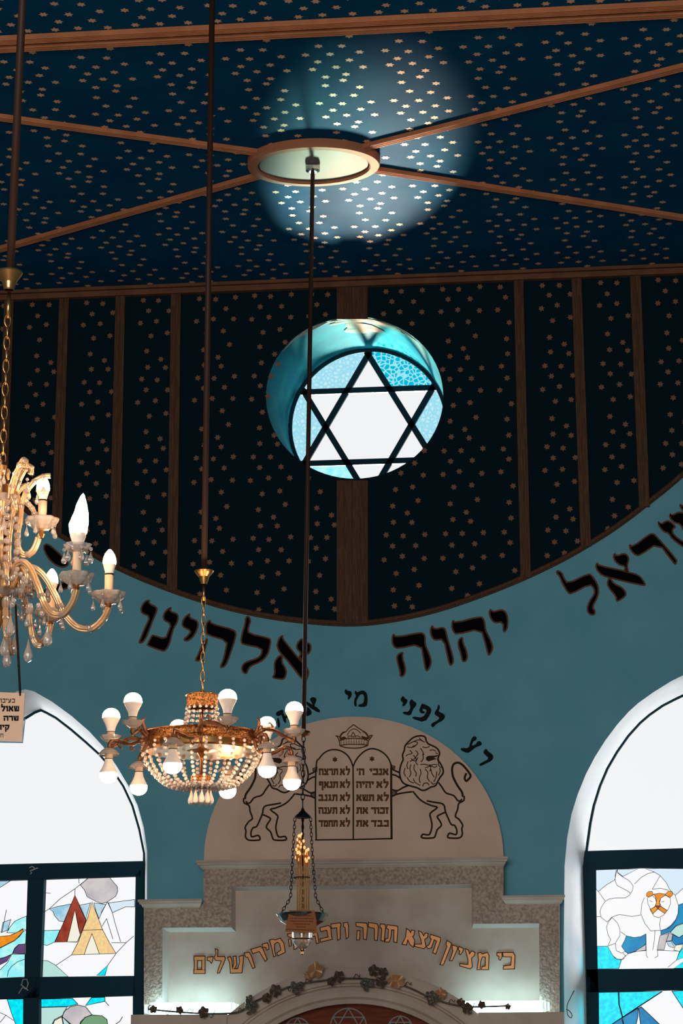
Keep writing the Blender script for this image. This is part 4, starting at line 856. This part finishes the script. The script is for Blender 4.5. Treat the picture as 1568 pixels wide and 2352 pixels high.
# grapevine garland along the arch
yG = -0.245
gar = thing('vine_garland', W(812, 2260, yG), 'dark metal grapevine garland with gilt leaves along the ark arch', 'garland')
vp = [(340, 2318), (380, 2322), (430, 2326), (480, 2328), (545, 2325), (575, 2305), (620, 2285), (660, 2268), (700, 2258), (760, 2250), (812, 2247), (870, 2252), (930, 2265), (985, 2290), (1030, 2305), (1075, 2312), (1120, 2312), (1170, 2310)]
mb = MB(); pth = catmull([W(u, v, yG+0.01*sin(u*0.07)) for u, v in vp], 5); mb.tube(pth, 0.0045, 6)
for k in range(0, len(pth)-6, 5):
    p = pth[k]; mb.tube(catmull([p, p+Vector((0.012, -0.012, 0.02*(-1)**k)), p+Vector((0.028, -0.008, 0.006)), p+Vector((0.03, 0.004, 0.018))], 4), 0.002, 5)
obj('stem', mb, VINE, gar)
def leaf(u, v, r, rot, m, lb=None):
    c = W(u, v, yG-0.012); R0 = r*0.00235; P = []
    for k in range(24):
        a = 2*pi*k/24; rr = R0*(0.72+0.28*abs(cos(2.5*a))+0.05*sin(7*a)); P.append(c+Vector((cos(a+rot)*rr, 0.006*sin(3*a+rot), sin(a+rot)*rr)))
    mb = MB(); mb.add(P+[c+Vector((0, -0.010, 0))], [(k, (k+1) % 24, 24) for k in range(24)]); mb.add([p+Vector((0, 0.003, 0)) for p in P]+[c+Vector((0, -0.007, 0))], [((k+1) % 24, k, 24) for k in range(24)])
    mb.tube([c, c+Vector((0.2*R0, 0.012, -R0*1.1))], 0.002, 5)
    obj('leaf', mb, m, gar, lb)
for u, v, r, rot, g in ((725, 2228, 18, 0.3, 1), (708, 2240, 11, 1.3, 1), (902, 2252, 13, 0.6, 1), (913, 2254, 16, 2.0, 1), (875, 2255, 13, 1.2, 0), (858, 2229, 13, 0.3, 0), (880, 2233, 11, 1.0, 0), (778, 2243, 13, 0.9, 0), (760, 2254, 10, 0.1, 0), (632, 2275, 14, 0.8, 0), (612, 2292, 11, 0.2, 0),
                          (352, 2318, 9, 0.4, 0), (412, 2320, 9, 1.2, 0), (467, 2325, 13, 0.5, 0), (1058, 2303, 10, 0.2, 0), (1073, 2316, 13, 1.5, 0), (1106, 2308, 9, 0.8, 0), (1166, 2312, 7, 0.2, 0), (1012, 2282, 13, 0.4, 1)):
    leaf(u, v, r, rot, LEAFG if g else LEAFD, 'gilt leaf' if g else None)
for u, v, sx, sz in ((575, 2310, 15, 22), (681, 2268, 15, 14), (842, 2261, 15, 13), (992, 2292, 16, 16)):
    mb = MB(); c = W(u, v, yG-0.018)
    for k in range(34):
        a = random.uniform(0, 2*pi); rr = sqrt(random.random()); dz = rr*sin(a); taper = 1.0 if dz > -0.2 else 1+0.6*(dz+0.2)
        mb.sphere(c+Vector((cos(a)*rr*sx*0.0021*taper, -0.012*(1-rr)+random.uniform(-.004, .004), dz*sz*0.0022)), 0.0088, 8, 6)
    obj('grape_cluster', mb, GRAPE, gar)

# ------------------------------------------------------------------ hanging memorial lamp
yL = MC.y
lamp = thing('hanging_lamp', (MC.x, yL, HC-0.035), 'hanging memorial lamp with a bundle of lit tapers and brown plaque before the ark', 'lamp')
Pq = lambda u, v, dy=0.0: W(u, v, yL+dy)
PS = (Pq(700, 2000)-Pq(699, 2000)).length                # metres per pixel at this depth
tp = Z(718, 390, HC-0.034); tp.y = yL
mb = MB(); c = Pq(718, 394); c.z = HC-0.034
mb.lathe([(0.0, -0.036), (0.018, -0.036), (0.034, -0.030), (0.036, -0.012), (0.034, 0.0)], c, 24); obj('ceiling_rose', mb, CHROME, lamp, 'chrome ceiling cap')
mb = MB(); mb.tube([Vector((c.x, yL, HC-0.06)), Pq(697, 1682)], 0.0105, 10); obj('rod', mb, STEELROD, lamp)
def link(mb, p, q, w, r, turn):                          # one oval chain link from p to q
    d = (q-p); L = d.length; d.normalize(); s = d.orthogonal().normalized(); t = d.cross(s)
    s = s*cos(turn)+t*sin(turn); P = []
    for k in range(14):
        a = 2*pi*k/14; P.append((p+q)/2+d*(cos(a)*L/2)+s*(sin(a)*w/2))
    mb.tube(P, r, 5, closed=True)
def chain(mb, pts, n, w, r, k=1.28):
    # n links spread over the polyline
    seg = [0]
    for a, b in zip(pts, pts[1:]): seg.append(seg[-1]+(b-a).length)
    def at(s):
        for i in range(len(seg)-1):
            if s <= seg[i+1]+1e-9: return pts[i].lerp(pts[i+1], (s-seg[i])/(seg[i+1]-seg[i]))
        return pts[-1]
    L = seg[-1]/n
    for i in range(n):
        m = (i+0.5)*L; link(mb, at(max(0, m-L*k/2)), at(min(seg[-1], m+L*k/2)), w, r, 0.4+(pi/2)*(i % 2))
mb = MB(); mb.lathe([(0.002, 0.012), (0.012, 0.010), (0.03, 0.004), (0.036, -0.004), (0.030, -0.012), (0.010, -0.018), (0.002, -0.022)], Pq(696, 1682), 20); obj('rod_cap', mb, BRASS, lamp, 'small brass cap at the rod end')
mb = MB(); chain(mb, [Pq(697, 1690), Pq(695, 1838)], 11, 0.016, 0.0026); mb.tube([Pq(695, 1834), Pq(695, 1858)], 0.003, 6); obj('suspension_chain', mb, DARKM, lamp)
mb = MB(); b0 = Pq(695, 1878)
mb.lathe([(0.0, 0.044), (0.005, 0.043), (0.009, 0.032), (0.020, 0.020), (0.036, 0.006), (0.038, 0.0), (0.030, -0.003), (0.0, -0.002)], b0, 24); mb.tube([b0+Vector((0, 0, -0.002)), Pq(694, 1990)], 0.0045, 8)
obj('bell_canopy', mb, DARKM, lamp)
for pts in ([(677, 1878, 0), (672, 1960, 0.0), (667, 2062, 0.0), (645, 2098, 0)], [(713, 1878, 0), (717, 1960, 0), (725, 2062, 0), (744, 2100, 0)], [(695, 1878, 0.034), (695, 2060, 0.05), (695, 2100, 0.1)]):
    mb = MB(); chain(mb, [Pq(*p) for p in pts], 26, 0.011, 0.0019); obj('side_chain', mb, DARKM, lamp)
bc = Pq(694, 2103)
mb = MB()
mb.lathe([(0.02, -0.052), (0.065, -0.046), (0.098, -0.026), (0.112, -0.004), (0.118, 0.004), (0.114, 0.009), (0.106, 0.006), (0.09, -0.014), (0.06, -0.034), (0.02, -0.040)], bc, 36); obj('bowl', mb, SILVER, lamp, 'polished silver bowl')
mb = MB()
mb.lathe([(0.0, -0.165), (0.005, -0.160), (0.007, -0.150), (0.026, -0.138), (0.042, -0.116), (0.046, -0.098), (0.048, -0.060), (0.050, -0.046)], bc, 28); obj('glass_cup', mb, CUPG, lamp, 'clear glass cup under the bowl')
mb = MB(); mb.lathe([(0.0, -0.174), (0.006, -0.168), (0.006, -0.158), (0.012, -0.150), (0.014, -0.13), (0.006, -0.11), (0.012, -0.08), (0.008, -0.05)], bc, 14); mb.lathe([(0.047, -0.106), (0.050, -0.103), (0.047, -0.100)], bc, 28); obj('finial', mb, BRASS, lamp, 'brass stem inside the cup')
PTIP = [(0.50,645),(0.28,672),(0.40,665),(0.45,690),(0.2,720),(0.6,738),(0.33,748),(0.46,775),(0.58,790),(0.22,800),(0.42,815),(0.5,812),(0.12,845),(0.92,845),(0.8,860),(0.72,875),(0.2,885),(0.3,880),(0.7,900),(0.85,905),(0.62,905),(0.1,950),(0.15,890),(0.95,955),(0.28,975),(0.2,980),(0.72,970),(0.88,985),(0.8,995),(0.36,900),(0.54,860),(0.66,820)]
for i, (fx, y) in enumerate(PTIP):
    x = 372+fx*190; u = 610+x/5.6; v = 1800+y/5.6; dy = random.uniform(-0.028, 0.028)
    ub = 610+(378+round(fx*6)/6*176)/5.6; dy = random.choice((-0.02, 0.0, 0.02))+random.uniform(-.003, .003)
    mb = MB(); tipp = Pq(u, v, dy)
    mb.tube([Pq(ub, 2098, dy), Pq(ub, 1990, dy), tipp+Vector((0, 0, -0.01))], 0.0038, 6)
    tpr = obj('taper', mb, TAPER, lamp)
    mb = MB(); mb.sphere(tipp, 0.0056, 8, 6, sz=1.35); obj('lit_tip', mb, TIPG, tpr)
mb = MB(); mb.lathe([(0.037, -0.002), (0.039, 0), (0.037, 0.002)], Pq(693, 2016), 20); obj('binding_wire', mb, DARKM, lamp)
pq = [(664.5, 2091, -0.10), (722.5, 2091, -0.10), (729, 2143, -0.125), (654, 2140, -0.125)]
pl = [Pq(*p) for p in pq]
mb = MB(); mb.prism(pl, (0, 0.003, 0)); plq = obj('plaque', mb, PLAQ, lamp, 'brown brass plaque tilted toward the floor')
mb = MB()
for r in range(6):
    t = 0.22+r*0.13; half = (0.33, 0.42, 0.42, 0.28, 0.16, 0.46)[r]; x = 0.5-half
    while x < 0.5+half-0.02:
        w = random.uniform(0.025, 0.06); 
        def q(s, tt): return pl[0].lerp(pl[1], s).lerp(pl[3].lerp(pl[2], s), tt)+Vector((0, -0.0012, 0))
        h = random.uniform(0.025, 0.04); mb.add([q(x, t), q(x+w, t), q(x+w, t+h), q(x, t+h)], [(0, 1, 2, 3)]); x += w+0.015
obj('plaque_lettering', mb, PLAQT, plq, 'rows of small dark lettering')

# ------------------------------------------------------------------ brass chandelier
yB = -4.4
bo = W(463, 1700, yB); s = (W(464, 1700, yB)-bo).length          # metres per pixel at this depth
br = thing('brass_chandelier', (bo.x, yB, HC), 'brass chandelier with glass bead basket and twelve round bulbs', 'chandelier')
def bz(v): return W(466, v, yB).z
BX = bo.x
def bp(r, a, z):
    a -= radians(9.8); return Vector((BX+r*cos(a), yB-r*sin(a), z))     # angle grows toward the camera
mb = MB(); mb.tube([(BX, yB, HC), (BX, yB, bz(1313))], 0.0105, 12); obj('rod', mb, STEELROD, br)
mb = MB(); mb.lathe([(0.010, bz(1342)), (0.013, bz(1336)), (0.018, bz(1325)), (0.030, bz(1316)), (0.034, bz(1312)), (0.032, bz(1311)), (0.010, bz(1314))], (BX, yB, 0), 28); obj('rod_cup', mb, BRASS, br)
mb = MB(); mb.tube([(BX, yB, bz(1342)), (BX, yB, bz(1380))], 0.004, 8); chain(mb, [Vector((BX, yB, bz(1368))), Vector((BX, yB, bz(1585)))], 10, 0.014, 0.0022, 1.22); obj('chain', mb, BRASS, br)
mb = MB(); zc0, zc1 = bz(1627), bz(1596)
mb.lathe([(0.050, zc0), (0.056, zc0), (0.053, zc0+0.004), (0.053, zc1-0.004), (0.057, zc1-0.003), (0.057, zc1), (0.03, zc1+0.004), (0.006, zc1+0.012), (0.004, zc1+0.02)], (BX, yB, 0), 40); obj('crown_ring', mb, BRASSP, br)
mb = MB(); mb.tube([(BX, yB, zc1), (BX, yB, bz(1800))], 0.0045, 8); obj('centre_rod', mb, BRASS, br)
mb = MB(); z0 = bo.z; RRg = 137*s
mb.lathe([(RRg-0.012, z0-0.012), (RRg-0.004, z0-0.016), (RRg+0.003, z0-0.010), (RRg-0.002, z0-0.004), (RRg-0.002, z0+0.012), (RRg+0.004, z0+0.016), (RRg, z0+0.021), (RRg-0.008, z0+0.018), (RRg-0.008, z0-0.012), (RRg-0.012, z0-0.012)], (BX, yB, 0), 72)
obj('main_ring', mb, BRASSP, br, 'broad pierced brass ring')
mb = MB(); mb.lathe([(RRg-0.012, z0-0.014), (RRg-0.014, z0-0.034), (RRg-0.02, z0-0.040), (0.05, z0-0.036), (0.016, z0-0.044), (0.010, z0-0.052), (0.004, z0-0.06)], (BX, yB, 0), 60)
obj('ring_plate', mb, BRASS, br, 'polished brass plate inside the ring')
zb = bz(1795)
mb = MB(); mb.lathe([(0.0, zb+0.022), (0.030, zb+0.020), (0.035, zb+0.018), (0.035, zb-0.016), (0.038, zb-0.018), (0.030, zb-0.020), (0.0, zb-0.018)], (BX, yB, 0), 32); obj('bottom_ring', mb, BRASSP, br)
def strand(path, r, gap):
    mb = MB(); P = catmull(path, 8); acc = gap; last = P[0]
    for p in P:
        acc += (p-last).length; last = p
        if acc >= gap: mb.sphere(p, r, 8, 6); acc = 0
    return mb
for k in range(16):
    a = 2*pi*(k+0.3)/16
    obj('bead_strand', strand([bp(0.052, a, zc0), bp(0.055, a, zc0-0.03), bp(0.065, a, z0+0.045), bp(0.088, a, z0+0.014)], 0.0056, 0.0135), BEAD, br)
for k in range(26):
    a = 2*pi*(k+0.2)/26
    obj('bead_strand', strand([bp(RRg-0.006, a, z0-0.020), bp(RRg-0.006, a, z0-0.05), bp(RRg-0.035, a, z0-0.105), bp(RRg-0.085, a, z0-0.150), bp(0.06, a, z0-0.160), bp(0.036, a, zb-0.004)], 0.0062, 0.0132), BEAD, br)
for k in range(10):
    a = 2*pi*(k+0.35)/10; mb = MB(); c = bp(0.034, a, zb-0.018); mb.sphere(c+Vector((0, 0, -0.005)), 0.0045, 8, 6); mb.drop(c+Vector((0, 0, -0.010)), 0.05, 0.0105, 10); obj('crystal_drop', mb, BEAD, br)
def led_bulb(c, up):                                       # bulb standing on point c, along +z or -z
    g = 1 if up else -1; mb = MB()
    prof = [(0.0135, 0.0), (0.0135, 0.004), (0.016, 0.016), (0.022, 0.030), (0.0285, 0.042), (0.0300, 0.047)]
    dome = [(0.0300, 0.047), (0.0302, 0.052), (0.0285, 0.062), (0.0235, 0.071), (0.015, 0.0775), (0.007, 0.080), (0.0, 0.0805)]
    ax = (0, 0, g); mb.lathe(prof, c, 24, 0, ax); mb.lathe(dome, c, 24, 1, ax); mb.lathe([(0.0138, -0.0012), (0.0142, 0), (0.0138, 0.0012)], c, 20, 2, ax); return mb
def bobeche(c, up, R):
    g = 1 if up else -1; mb = MB()
    mb.lathe([(0.004, -0.004), (0.015, 0.0), (R*0.7, 0.006), (R*0.95, 0.016), (R, 0.022), (R*0.96, 0.022), (R*0.66, 0.009), (0.013, 0.004)], c, 32, 0, (0, 0, g), flut=8, famp=0.03); return mb
UA = [radians(15+60*k) for k in range(6)]; DA = [radians(47+60*k) for k in range(6)]
RU, RDn = 215*s, 212*s
for k in range(6):
    am = (UA[k]+DA[k])/2; mb = MB()
    zu, zd = z0+0.004, z0-0.042
    root = bp(RRg, am, z0)
    pu = catmull([root+Vector((0, 0, -0.004)), bp(RRg+0.03, am, z0+0.016), bp(RRg+0.055, (am+UA[k])/2, z0+0.020), bp(RU-0.022, UA[k], z0-0.004), bp(RU, UA[k], zu-0.018), bp(RU, UA[k], zu-0.002)], 5)
    pd = catmull([root+Vector((0, 0, -0.012)), bp(RRg+0.025, am, z0-0.020), bp(RRg+0.05, (am+DA[k])/2, z0-0.030), bp(RDn-0.03, DA[k], z0-0.014), bp(RDn-0.006, DA[k], z0-0.018), bp(RDn, DA[k], zd+0.004)], 5)
    for P in (pu, pd):
        n = len(P); mb.tube(P, [0.0052+0.0032*abs(sin(i*0.9))*(1-0.4*i/n) for i in range(n)], 7)
    for P, sg in ((pu, 1), (pd, -1)):                     # acanthus curls
        for i in (4, 9, 14, 19):
            p = P[i]; d = (P[min(i+1, len(P)-1)]-P[i-1]).normalized(); o_ = Vector((0, 0, sg))
            mb.tube(catmull([p, p+o_*0.010+d*0.006, p+o_*0.018+d*0.002, p+o_*0.021-d*0.007, p+o_*0.015-d*0.010], 3), [0.0048]*2+[0.0040]*4+[0.0032]*4+[0.0022]*3, 6)
    pf = bp(RRg+0.012, am, z0+0.02)
    mb.tube(catmull([bp(RRg, am, z0+0.0), pf, bp(RRg+0.02, am, z0+0.045), bp(RRg+0.010, am, z0+0.058)], 4), [0.007]*4+[0.006]*3+[0.005]*3+[0.003]*3, 7)
    mb.tube(catmull([bp(RRg, am, z0-0.01), bp(RRg+0.008, am, z0-0.04), bp(RRg+0.022, am, z0-0.056), bp(RRg+0.03, am, z0-0.045)], 4), [0.006]*5+[0.005]*4+[0.003]*4, 7)
    arm = obj('arm', mb, BRONZE, br)
    for up, A_, R, zz in ((True, UA[k], RU, zu), (False, DA[k], RDn, zd)):
        g = 1 if up else -1; c = bp(R, A_, zz)
        obj('bobeche', bobeche(c, up, 0.0355), CUPG, arm, 'clear glass drip cup')
        m2 = MB(); m2.tube([c+Vector((0, 0, g*0.001)), c+Vector((0, 0, g*0.034))], 0.0136, 16); obj('socket', m2, SLEEVE, arm)
        obj('bulb', led_bulb(c+Vector((0, 0, g*0.0345)), up), [BULBB, GLOW, GOLDE], arm, 'lit bulb pointing '+('up' if up else 'down'))

# ------------------------------------------------------------------ crystal chandelier at the left edge
yC = -6.5
co = W(-5, 1358, yC); q1 = (W(-4, 1358, yC)-co).length
cr = thing('crystal_chandelier', (co.x, yC, HC), 'ornate crystal chandelier with flame bulbs, cut off at the left edge', 'chandelier')
CX0 = co.x; z0 = co.z
def cp(r, a, z):
    a -= radians(15); return Vector((CX0+r*cos(a), yC-r*sin(a), z0+z))
def cz(v): return W(8, v, yC).z
ux = W(22, 640, yC).x
def lean(v): return W(22-(v-640)*0.040, v, yC)
mb = MB(); t0_ = W(24, 600, yC); mb.tube([Vector((t0_.x+0.02, yC, HC)), W(23, 630, yC)], 0.0105, 12); obj('rod', mb, STEELROD, cr)
c = W(22, 626, yC)
mb = MB(); mb.lathe([(0.012, -0.048), (0.014, -0.044), (0.018, -0.028), (0.028, -0.012), (0.034, -0.002), (0.0335, 0.002), (0.010, 0.0)], c, 28); obj('rod_cup', mb, BRASS, cr)
mb = MB(); mb.tube([W(21, 672, yC), W(18, 730, yC)], 0.0055, 8); chain(mb, [W(18, 722, yC), W(6, 1068, yC)], 13, 0.015, 0.0024, 1.2); obj('chain', mb, BRASS, cr)
# turned column with dishes
mb = MB(); mb.lathe([(0.004, 0.34), (0.012, 0.325), (0.008, 0.30), (0.022, 0.275), (0.026, 0.25), (0.012, 0.22), (0.010, 0.14), (0.020, 0.11), (0.012, 0.08), (0.010, 0.02), (0.026, 0.0), (0.030, -0.02), (0.012, -0.05), (0.016, -0.08), (0.006, -0.11), (0.001, -0.13)][::-1], (CX0, yC, z0), 20); obj('column', mb, BRASS, cr)
for zz, R in ((0.235, 0.042), (-0.005, 0.040)):
    mb = MB(); mb.lathe([(0.006, zz-0.026), (R*0.45, zz-0.022), (R*0.8, zz-0.006), (R, zz+0.010), (R*0.93, zz+0.010), (R*0.5, zz-0.014), (0.008, zz-0.018)], (CX0, yC, z0), 36, flut=12, famp=0.03); obj('glass_dish', mb, CUPG, cr)
def garm(P, r=0.0088):
    m = MB(); Q = catmull(P, 6); m.tube(Q, r*0.62, 8, 1)
    # fluted clear cladding
    for a in range(5):
        off = []
        for i, p in enumerate(Q):
            d = (Q[min(i+1, len(Q)-1)]-Q[max(i-1, 0)]).normalized(); n1 = d.orthogonal().normalized(); n2 = d.cross(n1)
            hx = Vector((-sin(0), 0, 0))
            side = d.cross(Vector((0.35, 0.8, 0.1))).normalized(); up = side.cross(d)
            off.append(p+(side*cos(2*pi*a/5)+up*sin(2*pi*a/5))*r*0.62)
        m.tube(off, r*0.44, 6, 0)
    for i in (len(Q)//4, len(Q)//2, 3*len(Q)//4): m.sphere(Q[i], r*1.35, 8, 6, 2, sz=0.8)
    return m
ARMM = [GLASSARM, BRASS, CRYST]
def candle(parent, c, big=False, small=False):
    k = 1.0
    mb = MB(); R = 0.039
    mb.lathe([(0.005, -0.011), (0.018, -0.009), (R*0.75, -0.001), (R*1.0, 0.009), (R*1.08, 0.016), (R*1.03, 0.0195), (R*0.85, 0.014), (R*0.5, 0.006), (0.012, 0.003)], c, 48, 0, None, flut=8, famp=0.075); obj('bobeche', mb, CUPG, parent, 'scalloped glass drip cup')
    for a in range(5):
        mb = MB(); ang = 2*pi*(a+0.4)/5; e = c+Vector((cos(ang)*R*0.98, -sin(ang)*R*0.98, 0.012)); mb.sphere(e+Vector((0, 0, -0.006)), 0.0035, 7, 5); mb.tube([e, e+Vector((0, 0, -0.016))], 0.0008, 4); mb.drop(e+Vector((0, 0, -0.014)), 0.027, 0.0062, 8); obj('fringe_drop', mb, CRYST, parent)
    h = 0.066 if not big else 0.088
    mb = MB(); mb.tube([c+Vector((0, 0, -0.004)), c+Vector((0, 0, h))], 0.0112, 16); obj('candle_sleeve', mb, SLEEVE, parent)
    mb = MB(); mb.lathe([(0.0115, -0.002), (0.0120, 0.0), (0.0115, 0.002)], c+Vector((0, 0, h)), 16); obj('sleeve_ring', mb, DARKM, parent)
    if big:
        mb = MB(); e = c+Vector((0, 0, h-0.012)); mb.lathe([(0.012, -0.004), (0.024, 0.002), (0.033, 0.016), (0.031, 0.017), (0.022, 0.006), (0.012, 0.001)], e, 32, flut=6, famp=0.1); obj('bulb_collar', mb, CUPG, parent, 'second glass collar under the twisted bulb')
        for a in range(6):
            ang = 2*pi*a/6; f = e+Vector((cos(ang)*0.033, -sin(ang)*0.033, 0.012)); mb = MB(); mb.sphere(f+Vector((0, 0, -0.008)), 0.005, 8, 5); mb.drop(f+Vector((0, 0, -0.014)), 0.030, 0.0075, 8); obj('fringe_drop', mb, CRYST, parent)
    b = c+Vector((0, 0, h+0.0015)); m = MB()
    if not big:
        m.lathe([(0.0098, -0.001), (0.0112, 0.006), (0.0150, 0.020), (0.0162, 0.0245)], b, 20, 0)
        m.lathe([(0.0162, 0.0245), (0.0170, 0.031), (0.0160, 0.040), (0.0125, 0.050), (0.0075, 0.058), (0.003, 0.063), (0.0, 0.064)], b, 20, 1)
    else:
        m.lathe([(0.011, -0.001), (0.013, 0.006), (0.019, 0.022), (0.020, 0.030)], b, 20, 0)
        n, rows = 24, []
        for i in range(19):
            t = i/18; rr = 0.0275*(0.72+0.5*t if t < 0.2 else 0.82*(1-t)**0.62+0.18*(1-t)) * (1 if t < 1 else 0)
            rows.append([b+Vector((cos(2*pi*j/n)*rr*(1+0.10*cos(5*(2*pi*j/n)+t*9)), sin(2*pi*j/n)*rr*(1+0.10*cos(5*(2*pi*j/n)+t*9)), 0.030+0.102*t)) + Vector((0.010*t, 0, 0)) for j in range(n)])
        for i in range(18): m.loft(rows[i], rows[i+1], 1, True, True)
    obj('bulb', m, [BULBB, CGLOW], parent, 'lit twisted flame bulb' if big else 'lit flame bulb')
LOW = [0, 47, -60, 100, 150, 205, 250]
for i, d in enumerate(LOW):
    a = radians(d); R = 0.276
    P = [cp(0.03, a, 0.012), cp(0.055, a, 0.052), cp(0.085, a, 0.062), cp(0.115, a, 0.040), cp(0.145, a, -0.010), cp(0.168, a, -0.055), cp(0.20, a, -0.086), cp(0.235, a, -0.088), cp(0.263, a, -0.064), cp(R, a, -0.034)]
    arm = obj('lower_arm', garm(P), ARMM, cr)
    c = cp(R, a, -0.014); m = MB(); m.lathe([(0.004, -0.022), (0.009, -0.016), (0.006, -0.008), (0.012, 0.0)], c, 14); obj('cup_mount', m, BRASS, arm)
    candle(arm, c, big=(d == 47))
UP = [0, 112, 180, 250]
for d in UP:
    a = radians(d)
    P = [cp(0.022, a, 0.262), cp(0.040, a, 0.245), cp(0.050, a, 0.205), cp(0.044, a, 0.150), cp(0.046, a, 0.115), cp(0.062, a, 0.095), cp(0.084, a, 0.108), cp(0.096, a, 0.140)]
    arm = obj('upper_arm', garm(P, 0.0085), ARMM, cr)
    c = cp(0.104, a, 0.172); m = MB(); m.lathe([(0.004, -0.032), (0.009, -0.022), (0.006, -0.012), (0.012, 0.0)], c, 14); obj('cup_mount', m, BRASS, arm)
    candle(arm, c)
for d in (-12, 40, 100, 160, 220, 280):
    a = radians(d)
    obj('crown_scroll', garm([cp(0.030, a, 0.245), cp(0.040, a, 0.280), cp(0.050, a, 0.306), cp(0.064, a, 0.330), cp(0.074, a, 0.326), cp(0.073, a, 0.310)], 0.0072), ARMM, cr)
for d in (0, 60, 120, 180, 240, 300):
    a = radians(d+6)
    obj('crown_scroll', garm([cp(0.052, a, 0.225), cp(0.062, a, 0.258), cp(0.082, a, 0.285), cp(0.104, a, 0.298), cp(0.122, a, 0.300)], 0.0070), ARMM, cr)
    obj('crown_scroll', garm([cp(0.058, a, 0.235), cp(0.078, a, 0.215), cp(0.090, a, 0.190)], 0.0065), ARMM, cr)
for d in (25, 85, 145, 205, 265, 325):                     # upright glass ribs between the dishes
    a = radians(d)
    obj('glass_rib', garm([cp(0.036, a, 0.225), cp(0.028, a, 0.150), cp(0.026, a, 0.090), cp(0.034, a, 0.030)], 0.0075), ARMM, cr)
for d in (15, 75, 135, 195, 255, 315):                     # inner lower scrolls
    a = radians(d)
    obj('lower_scroll', garm([cp(0.022, a, -0.02), cp(0.030, a, 0.030), cp(0.048, a, 0.058), cp(0.068, a, 0.045), cp(0.078, a, -0.005)], 0.0075), ARMM, cr)
for d in (3, 75, 147, 219, 291):                         # bottom scrolls with long drops
    a = radians(d)
    o = obj('bottom_scroll', garm([cp(0.078, a, -0.04), cp(0.084, a, -0.085), cp(0.090, a, -0.115), cp(0.100, a, -0.134), cp(0.112, a, -0.138)], 0.0070), ARMM, cr)
    m = MB(); m.sphere(cp(0.08, a, -0.045), 0.011, 10, 7, sz=1.6); obj('crystal_bead', m, CRYST, o); m = MB(); m.drop(cp(0.080, a, -0.118), 0.062, 0.0115, 10); obj('long_drop', m, CRYST, o); m = MB(); m.drop(cp(0.127, a, -0.084), 0.054, 0.0125, 10); m.tube([cp(0.127, a, -0.05), cp(0.127, a, -0.086)], 0.0009, 4); obj('long_drop', m, CRYST, o)
# bead swags and loose drops
for k in range(8):
    a = 2*pi*(k+0.5)/8; mb = MB()
    for t in range(9):
        f = t/8; mb.sphere(cp(0.036+0.012*sin(pi*f), a, 0.205-0.17*f), 0.0098, 9, 6, sz=0.85)
    obj('bead_swag', mb, CRYST, cr)
for k in range(12):
    a0, a1 = 2*pi*k/12, 2*pi*(k+1)/12; mb = MB()
    for t in range(8):
        f = t/7; mb.sphere(cp(0.090+0.012*sin(pi*f), a0+(a1-a0)*f, 0.040-0.030*sin(pi*f)), 0.0068, 8, 6)
    obj('bead_swag', mb, CRYST, cr)
for k in range(44):
    a = random.uniform(0, 2*pi); r, zt = random.choice(((0.075, 0.29), (0.12, 0.295), (0.09, 0.185), (0.07, 0.085), (0.10, 0.055), (0.13, 0.03), (0.085, -0.02), (0.12, -0.055), (0.15, -0.065), (0.055, -0.03)))
    r *= random.uniform(0.85, 1.1); zt += random.uniform(-.015, .01); mb = MB(); c = cp(r, a, zt); Ld = random.uniform(0.026, 0.042)
    mb.sphere(c+Vector((0, 0, -0.004)), 0.0045, 8, 5); mb.tube([c, c+Vector((0, 0, -0.014))], 0.0008, 4); mb.drop(c+Vector((0, 0, -0.012)), Ld, Ld*0.2, 8); obj('crystal_drop', mb, CRYST, cr)
for k in range(30):
    a = random.uniform(0, 2*pi); r, zt = random.choice(((0.06, 0.06), (0.05, 0.0), (0.085, 0.02), (0.11, -0.05), (0.05, 0.24), (0.075, -0.005), (0.10, 0.0)))
    mb = MB(); mb.sphere(cp(r, a, zt+random.uniform(-.012, .012)), random.uniform(0.006, 0.010), 8, 6); obj('crystal_bead', mb, CRYST, cr)

# hanging memorial sign below it
yS = yC-0.02
sg = thing('hanging_sign', W(0, 1590, yS), 'tan sign with dark Hebrew lettering on a bead chain, cut at the left edge', 'sign')
q = [W(-75, 1587, yS), W(57, 1592, yS), W(51, 1704, yS-0.002), W(-80, 1700, yS-0.002)]
mb = MB(); mb.prism(q, (0, 0.004, 0)); face = obj('board', mb, SIGN, sg)
mb = MB(); mb.prism([W(56.2, 1650, yS-0.0002), W(57.4, 1650, yS-0.0002), W(51.6, 1706, yS-0.002), W(50, 1706, yS-0.002)], (0, 0.006, 0)); mb.prism([W(-78, 1701, yS-0.002), W(51.5, 1704, yS-0.002), W(51.5, 1706, yS-0.002), W(-78, 1703.5, yS-0.002)], (0, 0.006, 0)); obj('edge', mb, SIGNE, sg, 'bright blue acrylic edge')
mb = MB(); LS = crop(0, 1560, 4.356)
for s_, x0, y0, x1, y1, th in (('כעיכוי', -20, 192, 148, 236, 0.35), ('שאול', 8, 268, 188, 320, -0.3), ('שרה', 35, 366, 184, 414, -0.3), ('קיר', -25, 456, 92, 505, -0.3), ('ח', 2, 543, 34, 582, 0.35)):
    (a, b), (c_, d) = LS([(x0, y0), (x1, y1)]); put_text(mb, s_, (a, b, c_, d), yS-0.002, 0, th)
obj('sign_lettering', mb, BLACK2, face, 'dark Hebrew lettering')
mb = MB()
for k in range(64):
    f = k/63; mb.sphere(W(36+10.5*f, 1390+206*f, yS+0.001), 0.0034, 6, 4)
obj('bead_chain', mb, DARKM, sg)
